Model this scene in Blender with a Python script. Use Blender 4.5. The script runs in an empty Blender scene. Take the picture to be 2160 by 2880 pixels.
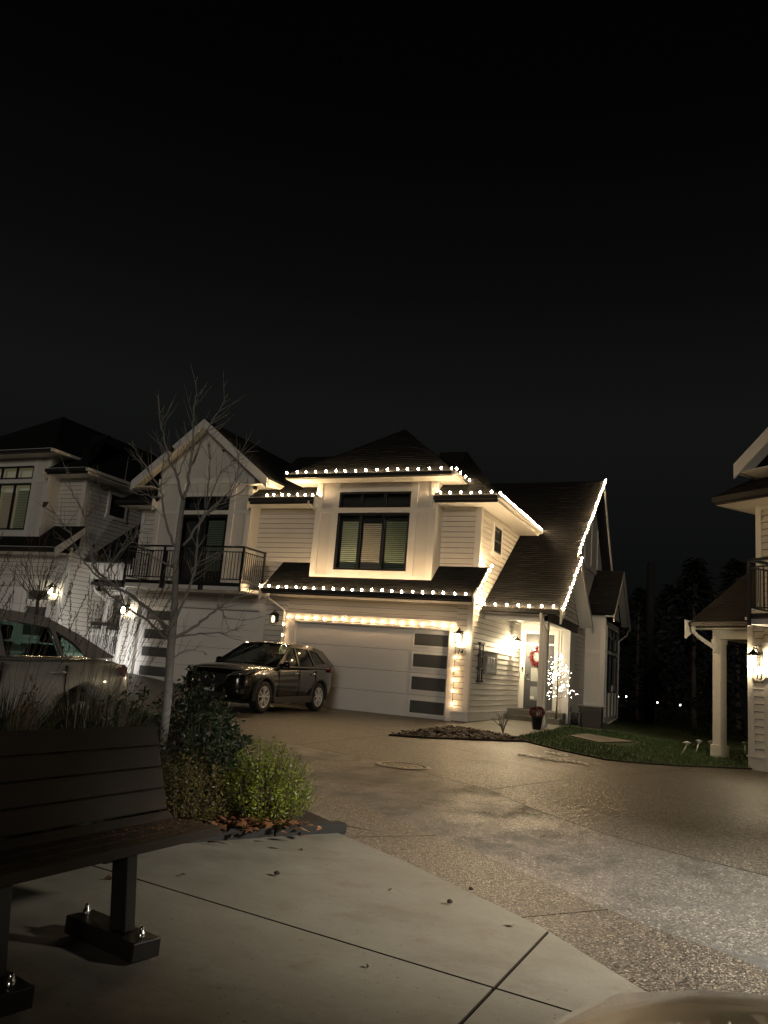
import bpy, bmesh, math, random
from mathutils import Vector, Matrix
random.seed(7)
S = bpy.context.scene
COL = S.collection
R = math.radians
# ---------------------------------------------------------------- camera
CAM = Vector((0.0, 0.0, 1.24))
def cam_axes(roll, pitch, yaw):
    f = Vector((-math.sin(yaw)*math.cos(pitch), math.cos(yaw)*math.cos(pitch), math.sin(pitch)))
    r0 = Vector((math.cos(yaw), math.sin(yaw), 0)); u0 = r0.cross(f)
    return r0*math.cos(roll)+u0*math.sin(roll), -r0*math.sin(roll)+u0*math.cos(roll), f
CR, CU, CF = cam_axes(R(4.6416), R(11.0318), R(23.9785))
cd = bpy.data.cameras.new('camera'); cam = bpy.data.objects.new('camera', cd); COL.objects.link(cam)
m3 = Matrix((CR, CU, -CF)).transposed()
cam.matrix_world = Matrix.Translation(CAM) @ m3.to_4x4()
cd.sensor_fit = 'VERTICAL'; cd.sensor_height = 36.0; cd.sensor_width = 27.0
cd.lens = 2250/2880*36.0; cd.clip_start = 0.05; cd.clip_end = 900
S.camera = cam
# ---------------------------------------------------------------- world, sun, exposure
W = bpy.data.worlds.new('World'); S.world = W; W.use_nodes = True
nt = W.node_tree; nt.nodes.clear()
wo = nt.nodes.new('ShaderNodeOutputWorld'); bg = nt.nodes.new('ShaderNodeBackground')
tc = nt.nodes.new('ShaderNodeTexCoord'); sx = nt.nodes.new('ShaderNodeSeparateXYZ'); rp = nt.nodes.new('ShaderNodeValToRGB')
nt.links.new(tc.outputs['Generated'], sx.inputs[0]); nt.links.new(sx.outputs['Z'], rp.inputs[0])
e = rp.color_ramp.elements
e[0].position = 0.0; e[0].color = (0.0016, 0.0020, 0.0020, 1)
e[1].position = 0.85; e[1].color = (0.0004, 0.0004, 0.0004, 1)
k = e.new(0.30); k.color = (0.0062, 0.0068, 0.0062, 1)
k = e.new(0.45); k.color = (0.0026, 0.0029, 0.0026, 1)
k = e.new(0.62); k.color = (0.0007, 0.0008, 0.0007, 1)
nt.links.new(rp.outputs[0], bg.inputs[0]); bg.inputs[1].default_value = 1.0
nt.links.new(bg.outputs[0], wo.inputs[0])
sl = bpy.data.lights.new('facade_fill', 'SUN'); sun = bpy.data.objects.new('facade_fill', sl); COL.objects.link(sun)  # weak low fill added to brighten the house fronts, no moon in the scene
sl.energy = 0.36; sl.angle = R(12); sl.color = (1.0, 0.90, 0.78)
sun.rotation_euler = Vector((-0.30, 0.91, -0.17)).to_track_quat('-Z', 'Y').to_euler()
S.view_settings.view_transform = 'Standard'; S.view_settings.look = 'None'
S.view_settings.exposure = 0.0; S.view_settings.gamma = 1.0; S.view_settings.use_curve_mapping = False
S.render.engine = 'CYCLES'
S.cycles.use_denoising = True
S.cycles.max_bounces = 6; S.cycles.transparent_max_bounces = 12
S.cycles.sample_clamp_indirect = 3.0; S.cycles.sample_clamp_direct = 0.0
S.cycles.use_light_tree = True
# ---------------------------------------------------------------- photo ray -> place helpers (used only to find real positions)
F = 2250.0
def ray(px, py):
    return (CR*((px-1080)/F) + CU*(-(py-1440)/F) + CF)
def at_z(px, py, z):
    d = ray(px, py); return CAM + d*((z-CAM.z)/d.z)
def at_dist(px, py, t):
    return CAM + ray(px, py)*t
# ---------------------------------------------------------------- ground height
def sm(t):
    t = max(0.0, min(1.0, t)); return t*t*(3-2*t)
def gz(x, y):
    h = 0.031*max(0.0, min(11.0, -x-12.0))**1.5
    h -= 0.21*sm((x+6.0)/6.3)*sm((y-9.0)/8.0)
    h += 0.08*sm((-x-4.6)/1.0)*(1-sm((y-8.5)/3.0))
    return h
# ---------------------------------------------------------------- mesh builder
class MB:
    def __init__(s): s.v = []; s.f = []; s.mi = []; s.cur = 0; s.sm = []; s.smooth = False
    def face(s, idx):
        s.f.append(idx); s.mi.append(s.cur); s.sm.append(s.smooth)
    def poly(s, pts):
        b = len(s.v); s.v += [tuple(p) for p in pts]; s.face(tuple(range(b, b+len(pts))))
    def box(s, x0, y0, z0, x1, y1, z1):
        b = len(s.v)
        s.v += [(x0,y0,z0),(x1,y0,z0),(x1,y1,z0),(x0,y1,z0),(x0,y0,z1),(x1,y0,z1),(x1,y1,z1),(x0,y1,z1)]
        for q in ((0,3,2,1),(4,5,6,7),(0,1,5,4),(1,2,6,5),(2,3,7,6),(3,0,4,7)): s.face(tuple(b+i for i in q))
    def obox(s, c, ax, ay, az):
        c = Vector(c); ax, ay, az = Vector(ax), Vector(ay), Vector(az); b = len(s.v)
        for k in (-1, 1):
            for i, j in ((-1,-1),(1,-1),(1,1),(-1,1)): s.v.append(tuple(c+ax*i+ay*j+az*k))
        for q in ((0,3,2,1),(4,5,6,7),(0,1,5,4),(1,2,6,5),(2,3,7,6),(3,0,4,7)): s.face(tuple(b+i for i in q))
    def prism(s, pts, vec):
        vec = Vector(vec); n = len(pts); b = len(s.v)
        s.v += [tuple(p) for p in pts] + [tuple(Vector(p)+vec) for p in pts]
        s.face(tuple(range(b, b+n))); s.face(tuple(range(b+2*n-1, b+n-1, -1)))
        for i in range(n):
            j = (i+1) % n; s.face((b+i, b+n+i, b+n+j, b+j))
    def tube(s, path, rad, sides=8, cap=True):
        path = [Vector(p) for p in path]; n = len(path)
        rads = rad if isinstance(rad, (list, tuple)) else [rad]*n
        b = len(s.v); up = None
        for i, p in enumerate(path):
            t = (path[min(i+1, n-1)]-path[max(i-1, 0)])
            if t.length < 1e-9: t = Vector((0,0,1))
            t.normalize()
            if up is None:
                up = Vector((0,0,1)) if abs(t.z) < .9 else Vector((1,0,0))
            x = t.cross(up)
            if x.length < 1e-6: x = t.orthogonal()
            x.normalize(); y = t.cross(x); up = -y if y.dot(up) < 0 else y
            for k in range(sides):
                a = 2*math.pi*k/sides
                s.v.append(tuple(p+(x*math.cos(a)+y*math.sin(a))*rads[i]))
        o = s.smooth; s.smooth = sides > 4
        for i in range(n-1):
            for k in range(sides):
                k2 = (k+1) % sides
                s.face((b+i*sides+k, b+i*sides+k2, b+(i+1)*sides+k2, b+(i+1)*sides+k))
        s.smooth = o
        if cap:
            s.face(tuple(b+k for k in range(sides-1, -1, -1))); s.face(tuple(b+(n-1)*sides+k for k in range(sides)))
    def lathe(s, prof, c=(0,0,0), axis='z', n=16):
        c = Vector(c); b = len(s.v); m = len(prof)
        for k in range(n):
            a = 2*math.pi*k/n
            for r, h in prof:
                p = {'z': (r*math.cos(a), r*math.sin(a), h), 'x': (h, r*math.cos(a), r*math.sin(a)), 'y': (r*math.cos(a), h, r*math.sin(a))}[axis]
                s.v.append((c.x+p[0], c.y+p[1], c.z+p[2]))
        o = s.smooth; s.smooth = True
        for k in range(n):
            k2 = (k+1) % n
            for i in range(m-1): s.face((b+k*m+i, b+k2*m+i, b+k2*m+i+1, b+k*m+i+1))
        s.smooth = o
    def grid(s, rows):
        n = len(rows[0]); b = len(s.v)
        for r in rows: s.v += [tuple(p) for p in r]
        o = s.smooth; s.smooth = True
        for i in range(len(rows)-1):
            for j in range(n-1): s.face((b+i*n+j, b+i*n+j+1, b+(i+1)*n+j+1, b+(i+1)*n+j))
        s.smooth = o
    def build(s, name, mat, parent=None, loc=None, kind=None, bevel=0, fix=True):
        me = bpy.data.meshes.new(name); me.from_pydata(s.v, [], s.f)
        mats = mat if isinstance(mat, (list, tuple)) else [mat]
        for q in mats: me.materials.append(q)
        me.polygons.foreach_set('material_index', s.mi); me.polygons.foreach_set('use_smooth', s.sm)
        if fix:
            bm = bmesh.new(); bm.from_mesh(me); bmesh.ops.recalc_face_normals(bm, faces=bm.faces); bm.to_mesh(me); bm.free()
        me.update()
        o = bpy.data.objects.new(name, me); COL.objects.link(o)
        if parent is not None:
            o.parent = parent
            org = parent.get('_o')
            if loc is None and org is not None and parent.type == 'EMPTY': o.location = (-org[0], -org[1], -org[2])
        if loc is not None: o.location = loc
        if kind: o['kind'] = kind
        if bevel:
            md = o.modifiers.new('bevel', 'BEVEL'); md.width = bevel; md.segments = 2; md.limit_method = 'ANGLE'; md.angle_limit = R(40)
        return o
ORG = {}
def thing(name, label, cat, loc=(0,0,0), rz=0.0, group=None, world=False):
    """Empty at the thing's base. world=True: its parts are modelled in site coordinates."""
    o = bpy.data.objects.new(name, None); COL.objects.link(o)
    o.location = loc; o.rotation_euler = (0, 0, rz); o.empty_display_size = .2
    tag(o, label, cat, group)
    if world: o['_o'] = list(loc)
    return o
def tag(o, label, cat, group=None):
    o['label'] = label; o['category'] = cat
    if group: o['group'] = group
    return o
def copy_thing(o, loc, rz=None, label=None):
    c = o.copy(); COL.objects.link(c); c.location = loc
    if rz is not None: c.rotation_euler = (0, 0, rz)
    if label: c['label'] = label
    for ch in list(o.children):
        d = ch.copy(); COL.objects.link(d); d.parent = c
        for g in list(ch.children):
            h = g.copy(); COL.objects.link(h); h.parent = d
    return c
def sub(o, parent):
    """make o (modelled in the same frame as parent part) a sub-part of it"""
    o.parent = parent; o.location = (0, 0, 0); return o
# ---------------------------------------------------------------- materials
def newmat(name):
    m = bpy.data.materials.new(name); m.use_nodes = True
    return m, m.node_tree, m.node_tree.nodes['Principled BSDF']
def N(t, typ, **kw):
    n = t.nodes.new(typ)
    for k_, v in kw.items():
        if hasattr(n, k_): setattr(n, k_, v)
    return n
def mix(t, fac, a, b, bt='MIX'):
    n = t.nodes.new('ShaderNodeMix'); n.data_type = 'RGBA'; n.blend_type = bt
    for sock, v in ((n.inputs[0], fac), (n.inputs[6], a), (n.inputs[7], b)):
        if hasattr(v, 'links'): t.links.new(v, sock)
        else: sock.default_value = v if not isinstance(v, tuple) else (*v[:3], 1)
    return n.outputs[2]
def ramp(t, src, a, b, ca=(0,0,0), cb=(1,1,1)):
    n = t.nodes.new('ShaderNodeValToRGB'); t.links.new(src, n.inputs[0])
    n.color_ramp.elements[0].position = a; n.color_ramp.elements[1].position = b
    n.color_ramp.elements[0].color = (*ca, 1); n.color_ramp.elements[1].color = (*cb, 1)
    return n.outputs[0]
def noise(t, scale, detail=4, rough=.6, coord='Object', stretch=None):
    tc = t.nodes.new('ShaderNodeTexCoord'); n = t.nodes.new('ShaderNodeTexNoise')
    n.inputs['Scale'].default_value = scale; n.inputs['Detail'].default_value = detail; n.inputs['Roughness'].default_value = rough
    src = tc.outputs[coord]
    if stretch:
        mp = t.nodes.new('ShaderNodeMapping'); mp.inputs['Scale'].default_value = stretch; t.links.new(src, mp.inputs[0]); src = mp.outputs[0]
    t.links.new(src, n.inputs['Vector']); return n.outputs[0]
def bump(t, p, h, strength=.3, dist=.01):
    b = t.nodes.new('ShaderNodeBump'); b.inputs['Strength'].default_value = strength; b.inputs['Distance'].default_value = dist
    t.links.new(h, b.inputs['Height']); t.links.new(b.outputs[0], p.inputs['Normal']); return b
def paint(name, c, rough=.5, var=.12, scale=3.0, grain=None, metal=0.0, bstr=.08, spec=.5):
    m, t, p = newmat(name)
    n = noise(t, scale, 5, .65)
    d = tuple(x*(1-var) for x in c); h = tuple(min(1, x*(1+var*.4)) for x in c)
    col = mix(t, ramp(t, n, .3, .7), d, h)
    if var:
        oi = t.nodes.new('ShaderNodeObjectInfo')
        col = mix(t, .10, col, mix(t, oi.outputs['Random'], tuple(x*.7 for x in c), c))
    t.links.new(col, p.inputs['Base Color'])
    p.inputs['Roughness'].default_value = rough; p.inputs['Metallic'].default_value = metal
    p.inputs['Specular IOR Level'].default_value = spec
    g = noise(t, 60, 3, .6, stretch=grain or (1,1,1)); bump(t, p, g, bstr, .004)
    return m
def emit(name, c, s, samp=True):
    m, t, p = newmat(name)
    p.inputs['Base Color'].default_value = (.8,.8,.8,1)
    p.inputs['Emission Color'].default_value = (*c, 1); p.inputs['Emission Strength'].default_value = s
    if name in ('warm_bulb', 'amber_bulb'):
        oi = t.nodes.new('ShaderNodeObjectInfo'); mr = t.nodes.new('ShaderNodeMapRange'); mr.inputs[3].default_value = s*.62; mr.inputs[4].default_value = s*1.25
        t.links.new(oi.outputs['Random'], mr.inputs[0]); t.links.new(mr.outputs[0], p.inputs['Emission Strength'])
    if not samp: m.cycles.emission_sampling = 'NONE'
    return m
def pane(name, tint, refl=1.0, dark=0.0):
    """thin window pane: clear or tinted see-through plus a mirror coat"""
    m = bpy.data.materials.new(name); m.use_nodes = True; t = m.node_tree; t.nodes.clear()
    o = t.nodes.new('ShaderNodeOutputMaterial'); a = t.nodes.new('ShaderNodeBsdfTransparent'); a.inputs[0].default_value = (*tint, 1)
    g = t.nodes.new('ShaderNodeBsdfGlossy'); g.inputs['Roughness'].default_value = .03
    lw = t.nodes.new('ShaderNodeLayerWeight'); lw.inputs[0].default_value = .5
    pw = t.nodes.new('ShaderNodeMath'); pw.operation = 'POWER'; pw.inputs[1].default_value = 5; t.links.new(lw.outputs['Facing'], pw.inputs[0])
    fr = t.nodes.new('ShaderNodeMath'); fr.operation = 'MULTIPLY_ADD'; fr.inputs[1].default_value = .92; fr.inputs[2].default_value = .045; t.links.new(pw.outputs[0], fr.inputs[0])
    mx = t.nodes.new('ShaderNodeMixShader'); t.links.new(fr.outputs[0], mx.inputs[0]); t.links.new(a.outputs[0], mx.inputs[1]); t.links.new(g.outputs[0], mx.inputs[2])
    t.links.new(mx.outputs[0], o.inputs[0]); return m
M = {}
M['siding'] = paint('siding_paint', (.70,.665,.60), .55, .07, 1.2, (.3,.3,4), bstr=.10)
M['lap_shade'] = paint('lap_shade_backing', (.10,.092,.08), .8, .1)  # dark backing wall, its colour paints the lap shadow lines between siding boards
M['trim'] = paint('white_trim_paint', (.76,.74,.69), .5, .05, 2.0)
M['panel'] = paint('panel_paint', (.70,.67,.61), .55, .05, 1.5)
M['soffit'] = paint('soffit_paint', (.72,.70,.65), .6, .05)
M['garage'] = paint('garage_door_paint', (.79,.765,.73), .42, .04, .8, (1,1,12), bstr=.05)
M['black'] = paint('black_metal', (.018,.018,.02), .4, .1)
M['gutter'] = paint('dark_gutter', (.03,.028,.026), .45, .15)
M['frame'] = paint('black_window_frame', (.015,.016,.018), .4, .1)
M['door'] = paint('grey_door_paint', (.065,.068,.072), .4, .06)
M['doorpanel'] = paint('pale_door_panel', (.30,.31,.29), .45, .05)
M['glass'] = pane('window_pane', (.90,.93,.92))
M['carglass'] = pane('car_glass', (.62,.74,.70))
M['suvglass'] = pane('dark_car_glass', (.30,.33,.32))
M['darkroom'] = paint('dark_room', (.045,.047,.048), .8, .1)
M['garglass'] = paint('frosted_dark_glass', (.095,.096,.092), .3, .15, 1.0, bstr=.02)
M['concrete_step'] = paint('stoop_concrete', (.20,.185,.155), .85, .22, 6.0, bstr=.4)
M['brass'] = paint('lantern_metal', (.03,.027,.022), .4, .1, metal=.6)
M['chrome'] = paint('chrome', (.75,.75,.76), .18, .05, metal=1.0, bstr=0)
M['red'] = paint('red_petal', (.22,.012,.016), .6, .4, 12)
M['pot'] = paint('black_pot', (.02,.022,.028), .35, .2)
M['white'] = paint('white_plastic', (.78,.77,.74), .45, .06)
M['greybox'] = paint('grey_box_paint', (.26,.255,.235), .55, .1)
M['acpaint'] = paint('ac_paint', (.085,.082,.072), .6, .12)
M['metal'] = paint('galvanised_grey', (.30,.30,.29), .45, .2, 5, metal=.4)
M['wood'] = paint('bench_plank', (.060,.050,.040), .55, .3, 2.2, (.6,9,9), bstr=.35)
M['wood'].node_tree.nodes['Principled BSDF'].inputs['Specular IOR Level'].default_value = .12
M['benchleg'] = paint('bench_leg_metal', (.016,.014,.013), .4, .2)
M['bolt'] = paint('bolt_steel', (.85,.83,.78), .16, .05, metal=1.0, bstr=0)
M['bark'] = paint('tree_bark', (.31,.30,.275), .8, .35, 18, (1,1,.3), bstr=.6)
M['bark2'] = paint('brown_bark', (.10,.072,.055), .8, .3, 15, bstr=.5)
M['blind'] = paint('blind_slat', (.62,.62,.56), .5, .05)
M['rubber'] = paint('tyre_rubber', (.012,.012,.013), .75, .2, 20)
M['clad'] = paint('grey_cladding', (.028,.028,.030), .6, .12, 9)
M['alloy'] = paint('alloy_rim', (.74,.74,.74), .35, .05, metal=.5, bstr=0)
M['darkalloy'] = paint('dark_disc_metal', (.02,.02,.022), .4, .1, metal=.5)  # plain dark metal for the brake discs
M['seat'] = paint('car_seat', (.018,.018,.020), .8, .2)
M['tail'] = paint('tail_lamp', (.25,.008,.01), .15, .1, bstr=0)
M['plate'] = paint('number_plate', (.70,.70,.70), .4, .15, 40)
M['ink'] = paint('black_ink', (.012,.011,.010), .6, 0)
M['plaque'] = paint('plaque_cream', (.72,.68,.58), .5, .06, 8)
M['roadpaint'] = paint('worn_road_paint', (.80,.78,.72), .7, .2, 14)
def carpaint(name, c, metal=.5, rough=.32):
    m, t, p = newmat(name)
    n = noise(t, 400, 2); col = mix(t, n, tuple(x*.85 for x in c), tuple(min(1, x*1.15) for x in c))
    t.links.new(col, p.inputs['Base Color']); p.inputs['Metallic'].default_value = metal; p.inputs['Roughness'].default_value = rough
    p.inputs['Coat Weight'].default_value = .9; p.inputs['Coat Roughness'].default_value = .04
    return m
M['suv'] = carpaint('dark_bronze_paint', (.006,.005,.0048), .12, .25)
M['silver'] = carpaint('champagne_silver_paint', (.50,.50,.48), .12, .30)
M['tan'] = carpaint('beige_paint', (.25,.222,.175), .2, .48)
def shingle():
    m, t, p = newmat('asphalt_shingle')
    g = t.nodes.new('ShaderNodeNewGeometry')
    a = mix(t, g.outputs['Random Per Island'], (.011,.012,.013), (.023,.024,.025))
    n = noise(t, 140, 3, .8); a = mix(t, n, mix(t, .5, a, (.012,.012,.012)), a)
    t.links.new(a, p.inputs['Base Color']); p.inputs['Roughness'].default_value = .9; p.inputs['Specular IOR Level'].default_value = .12
    bump(t, p, n, .7, .006); return m
M['shingle'] = shingle()
def leafmat(name, c1, c2, rough=.4, trans=.25):
    m, t, p = newmat(name)
    g = t.nodes.new('ShaderNodeNewGeometry')
    r = g.outputs['Random Per Island']; col = mix(t, r, c1, c2)
    n = noise(t, 3.0, 2); col = mix(t, ramp(t, n, .35, .65), mix(t, .5, col, c1), col)
    t.links.new(col, p.inputs['Base Color']); p.inputs['Roughness'].default_value = rough
    return m
M['leaf_box'] = leafmat('boxwood_leaf', (.095,.150,.015), (.31,.33,.038), .35)
M['leaf_laurel'] = leafmat('laurel_leaf', (.012,.026,.009), (.036,.056,.019), .42)
M['leaf_rust'] = leafmat('rusty_leaf', (.085,.085,.018), (.155,.105,.022), .45)
M['leaf_dry'] = leafmat('dry_leaf', (.13,.05,.025), (.26,.13,.06), .6)
M['leaf_brown'] = leafmat('brown_leaf', (.05,.028,.014), (.10,.065,.03), .6)
M['grassblade'] = leafmat('grass_blade', (.020,.036,.009), (.048,.068,.018), .5)
M['drygrass'] = leafmat('dry_grass', (.026,.031,.012), (.085,.072,.038), .55)
M['seedstalk'] = leafmat('seed_stalk', (.10,.082,.055), (.17,.135,.095), .6)
M['chip'] = leafmat('bark_chip', (.022,.010,.008), (.085,.040,.030), .7)
M['conifer'] = leafmat('conifer_needles', (.004,.006,.004), (.010,.013,.008), .7)
M['mum'] = leafmat('mum_petals', (.10,.008,.008), (.22,.03,.02), .6)
def concrete():
    m, t, p = newmat('smooth_concrete')
    a = noise(t, 1.1, 6, .62); b = noise(t, 26, 6, .7); c = noise(t, 3.2, 5, .6)
    col = mix(t, ramp(t, a, .3, .72), (.195,.182,.148), (.335,.315,.262))
    col = mix(t, ramp(t, c, .58, .75), col, (.20,.165,.125))
    col = mix(t, ramp(t, b, .35, .8), mix(t, .25, col, (.12,.11,.09)), col)
    d = noise(t, .75, 8, .72, stretch=(1,1.8,1)); col = mix(t, ramp(t, d, .50, .66), col, mix(t, .5, col, (.115,.095,.072)))
    sp_ = noise(t, 55, 2, .5); col = mix(t, ramp(t, sp_, .70, .74), col, (.07,.055,.04))
    t.links.new(col, p.inputs['Base Color']); t.links.new(ramp(t, a, .2, .8, (.55,)*3, (.8,)*3), p.inputs['Roughness'])
    h = mix(t, .6, b, noise(t, 160, 2, .5)); bump(t, p, h, .35, .004); return m
M['concrete'] = concrete()
def aggregate(name, lo, hi, wet=(.35,.7), sc=75, spark=.3):
    """washed pebble concrete: every pebble is a cell with its own tone"""
    m, t, p = newmat(name)
    tc = t.nodes.new('ShaderNodeTexCoord')
    v = t.nodes.new('ShaderNodeTexVoronoi'); v.inputs['Scale'].default_value = sc; v.inputs['Randomness'].default_value = 1.0
    wv = t.nodes.new('ShaderNodeTexNoise'); wv.inputs['Scale'].default_value = sc*.6
    ad = t.nodes.new('ShaderNodeVectorMath'); ad.operation = 'MULTIPLY_ADD'; ad.inputs[1].default_value = (.012,)*3
    t.links.new(tc.outputs['Object'], wv.inputs['Vector']); t.links.new(wv.outputs[1], ad.inputs[0]); t.links.new(tc.outputs['Object'], ad.inputs[2])
    t.links.new(ad.outputs[0], v.inputs['Vector'])
    sp = t.nodes.new('ShaderNodeSeparateColor'); t.links.new(v.outputs['Color'], sp.inputs[0])
    col = mix(t, sp.outputs[0], lo, hi)
    col = mix(t, ramp(t, sp.outputs[1], .80, .92), col, tuple(min(1, x*1.9) for x in hi))
    col = mix(t, ramp(t, v.outputs['Distance'], .30, .75), col, tuple(x*.45 for x in lo))
    big = noise(t, .55, 5, .6); col = mix(t, ramp(t, big, .35, .7), mix(t, .35, col, tuple(x*.4 for x in lo)), col)
    t.links.new(col, p.inputs['Base Color'])
    t.links.new(ramp(t, mix(t, .5, big, sp.outputs[2]), .25, .75, (wet[0],)*3, (wet[1],)*3), p.inputs['Roughness'])
    p.inputs['Specular IOR Level'].default_value = spark
    inv = ramp(t, v.outputs['Distance'], .0, .7, (1,1,1), (0,0,0)); bump(t, p, inv, .75, .007); return m
M['agg_near'] = aggregate('washed_aggregate', (.062,.053,.044), (.28,.245,.20), (.30,.65), 85, .5)
M['agg_far'] = aggregate('driveway_aggregate', (.078,.069,.055), (.25,.223,.182), (.36,.64), 58, .5)
def asphalt():
    m, t, p = newmat('asphalt_road')
    tc = t.nodes.new('ShaderNodeTexCoord'); v = t.nodes.new('ShaderNodeTexVoronoi'); v.inputs['Scale'].default_value = 88
    t.links.new(tc.outputs['Object'], v.inputs['Vector']); sp = t.nodes.new('ShaderNodeSeparateColor'); t.links.new(v.outputs['Color'], sp.inputs[0])
    big = noise(t, .42, 7, .7); mid = noise(t, 2.3, 6, .72, stretch=(1,.45,1)); fine = noise(t, 150, 4, .8)
    col = mix(t, sp.outputs[0], (.050,.047,.043), (.175,.168,.156))
    col = mix(t, ramp(t, sp.outputs[1], .86, .95), col, (.36,.34,.31))
    smooth = mix(t, fine, (.062,.062,.061), (.125,.124,.120))
    pt = ramp(t, big, .50, .58)
    col = mix(t, pt, col, smooth)
    col = mix(t, ramp(t, mid, .52, .64), col, mix(t, .55, col, (.040,.036,.032)))
    t.links.new(col, p.inputs['Base Color'])
    t.links.new(ramp(t, mix(t, .5, big, mid), .38, .6, (.36,)*3, (.68,)*3), p.inputs['Roughness'])
    h = mix(t, pt, ramp(t, v.outputs['Distance'], 0, .7, (1,1,1), (0,0,0)), fine); bump(t, p, h, .55, .006); return m
M['asphalt'] = asphalt()
def soil(name, a, b, sc=20):
    m, t, p = newmat(name); n = noise(t, sc, 6, .75)
    t.links.new(mix(t, ramp(t, n, .35, .7), a, b), p.inputs['Base Color']); p.inputs['Roughness'].default_value = .95
    bump(t, p, n, .8, .02); return m
M['terrain'] = soil('dark_ground', (.010,.013,.008), (.022,.026,.014), 4)
M['soil'] = soil('planter_soil', (.018,.012,.008), (.05,.032,.02), 22)
M['mulch'] = soil('bark_mulch', (.016,.009,.007), (.05,.026,.02), 30)
M['lawn'] = soil('lawn_soil', (.018,.040,.010), (.034,.062,.015), 14)
WARM = (1.0, .70, .36)
M['bulb'] = emit('warm_bulb', (1.0, .68, .36), 390)
M['led'] = emit('tree_led', (1.0, .87, .70), 34)
M['lantern_on'] = emit('lantern_glow', (1.0, .80, .50), 110)
M['lantern_bright'] = emit('lantern_bright_glow', (1.0, .80, .50), 1100)
M['lantern_mid'] = emit('lantern_mid_glow', (1.0, .80, .50), 330)
M['lantern_soft'] = emit('lantern_soft_glow', (1.0, .84, .60), 75)
M['lantern_dim'] = emit('lantern_faint_glow', (1.0, .80, .52), 2.2)
M['lamp_head'] = emit('assumed_street_lamp_glow', (1.0, .86, .66), 14)
M['farlight'] = emit('far_window_light', (1.0, .95, .85), 14, False)
M['litroom'] = emit('lit_room', (1.0, .80, .42), .07, False)
# ================================================================ GROUND
def onground(px, py):
    z = 0.0
    for _ in range(12):
        p = at_z(px, py, z); z = gz(p.x, p.y)
    return (p.x, p.y)
def DG(x, y): return onground(x*2160/1659, y*2160/1659)
def clip_half(poly, p, n):
    """keep the side of the line through p where n points"""
    out = []
    for i in range(len(poly)):
        a, b = poly[i], poly[(i+1) % len(poly)]
        da = (a[0]-p[0])*n[0]+(a[1]-p[1])*n[1]; db = (b[0]-p[0])*n[0]+(b[1]-p[1])*n[1]
        if da >= 0: out.append(a)
        if (da >= 0) != (db >= 0):
            t = da/(da-db); out.append((a[0]+(b[0]-a[0])*t, a[1]+(b[1]-a[1])*t))
    return out
def clip_rect(poly, x0, y0, x1, y1):
    for p, n in (((x0,0),(1,0)), ((x1,0),(-1,0)), ((0,y0),(0,1)), ((0,y1),(0,-1))):
        poly = clip_half(poly, p, n)
        if len(poly) < 3: return []
    return poly
def area(poly): return .5*sum(poly[i][0]*poly[(i+1)%len(poly)][1]-poly[(i+1)%len(poly)][0]*poly[i][1] for i in range(len(poly)))
def sheet(name, poly, mat, lift, step=0.5, parent=None, kind='structure', edge=0.0):
    if area(poly) < 0: poly = poly[::-1]
    xs = [p[0] for p in poly]; ys = [p[1] for p in poly]; b = MB()
    i0, i1 = math.floor(min(xs)/step), math.ceil(max(xs)/step); j0, j1 = math.floor(min(ys)/step), math.ceil(max(ys)/step)
    for i in range(i0, i1):
        for j in range(j0, j1):
            q = clip_rect(poly, i*step, j*step, (i+1)*step, (j+1)*step)
            if len(q) >= 3 and abs(area(q)) > 1e-6: b.poly([(x, y, gz(x, y)+lift) for x, y in q])
    if edge:
        n = len(poly)
        for i in range(n):
            a, c = poly[i], poly[(i+1) % n]; L = math.hypot(c[0]-a[0], c[1]-a[1]); m = max(1, int(L/step))
            for k in range(m):
                p = [a[q]+(c[q]-a[q])*k/m for q in (0,1)]; r = [a[q]+(c[q]-a[q])*(k+1)/m for q in (0,1)]
                b.cur = 1
                b.poly([(p[0],p[1],gz(*p)+lift-edge),(r[0],r[1],gz(*r)+lift-edge),(r[0],r[1],gz(*r)+lift),(p[0],p[1],gz(*p)+lift)])
    o = b.build(name, [mat, M['soil']] if edge else mat, parent, fix=False)
    if parent is None and kind: o['kind'] = kind
    return o
def terr():
    xs = [-420,-240,-140,-90,-60,-45,-36]+[-30+.5*i for i in range(93)]+[20,26,36,50,80,140,240,420]
    ys = [-300,-150,-80,-40,-20,-12]+[-8+.5*i for i in range(109)]+[50,58,70,90,130,200,320,480]
    b = MB(); 
    for y in ys:
        for x in xs: b.v.append((x, y, gz(x, y)-.05-(1.2*sm((y-36)/25) if y > 36 else 0)))
    n = len(xs)
    for j in range(len(ys)-1):
        for i in range(n-1): b.face((j*n+i, j*n+i+1, (j+1)*n+i+1, (j+1)*n+i))
    b.build('ground', M['terrain'], kind='structure', fix=False)
terr()
E5 = lambda x, y: onground(500+x/2.074, 2050+y/2.074)
E6 = lambda x, y: onground(1200+x/1.728, 2100+y/1.728)
E7 = lambda x, y: onground(1080+x/3.95, 1980+y/3.95)
pad_edge = [(-2.68,5.70),(-2.05,5.29),(-1.42,4.82),(-.91,4.43),(-.54,4.04),(-.26,3.74),(.5,2.95),(1.6,1.8),(3.4,0.0),(4.4,-1.4)]
asph_near = [(-4.6,7.75),(-3.8,7.35),(-3.18,7.1),(-2.55,6.59),(-2.09,6.23),(-1.35,5.64),(-.76,5.12),(-.46,4.89),(-.01,4.61),(.30,4.36),(1.2,3.6),(2.6,2.3),(4.4,.5),(6.0,-1.2)]
asph_far = [(-9.6,11.5),(-7.55,11.25),(-6.19,11.03),(-4.44,10.52),(-3.75,10.1),(-3.4,9.78),(-2.57,9.2),(-1.69,8.13),(-1.03,7.5),(-.55,7.15),(.23,6.77),(1.4,6.0),(4,4.2),(8,1.2),(10,-.5)]
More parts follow.
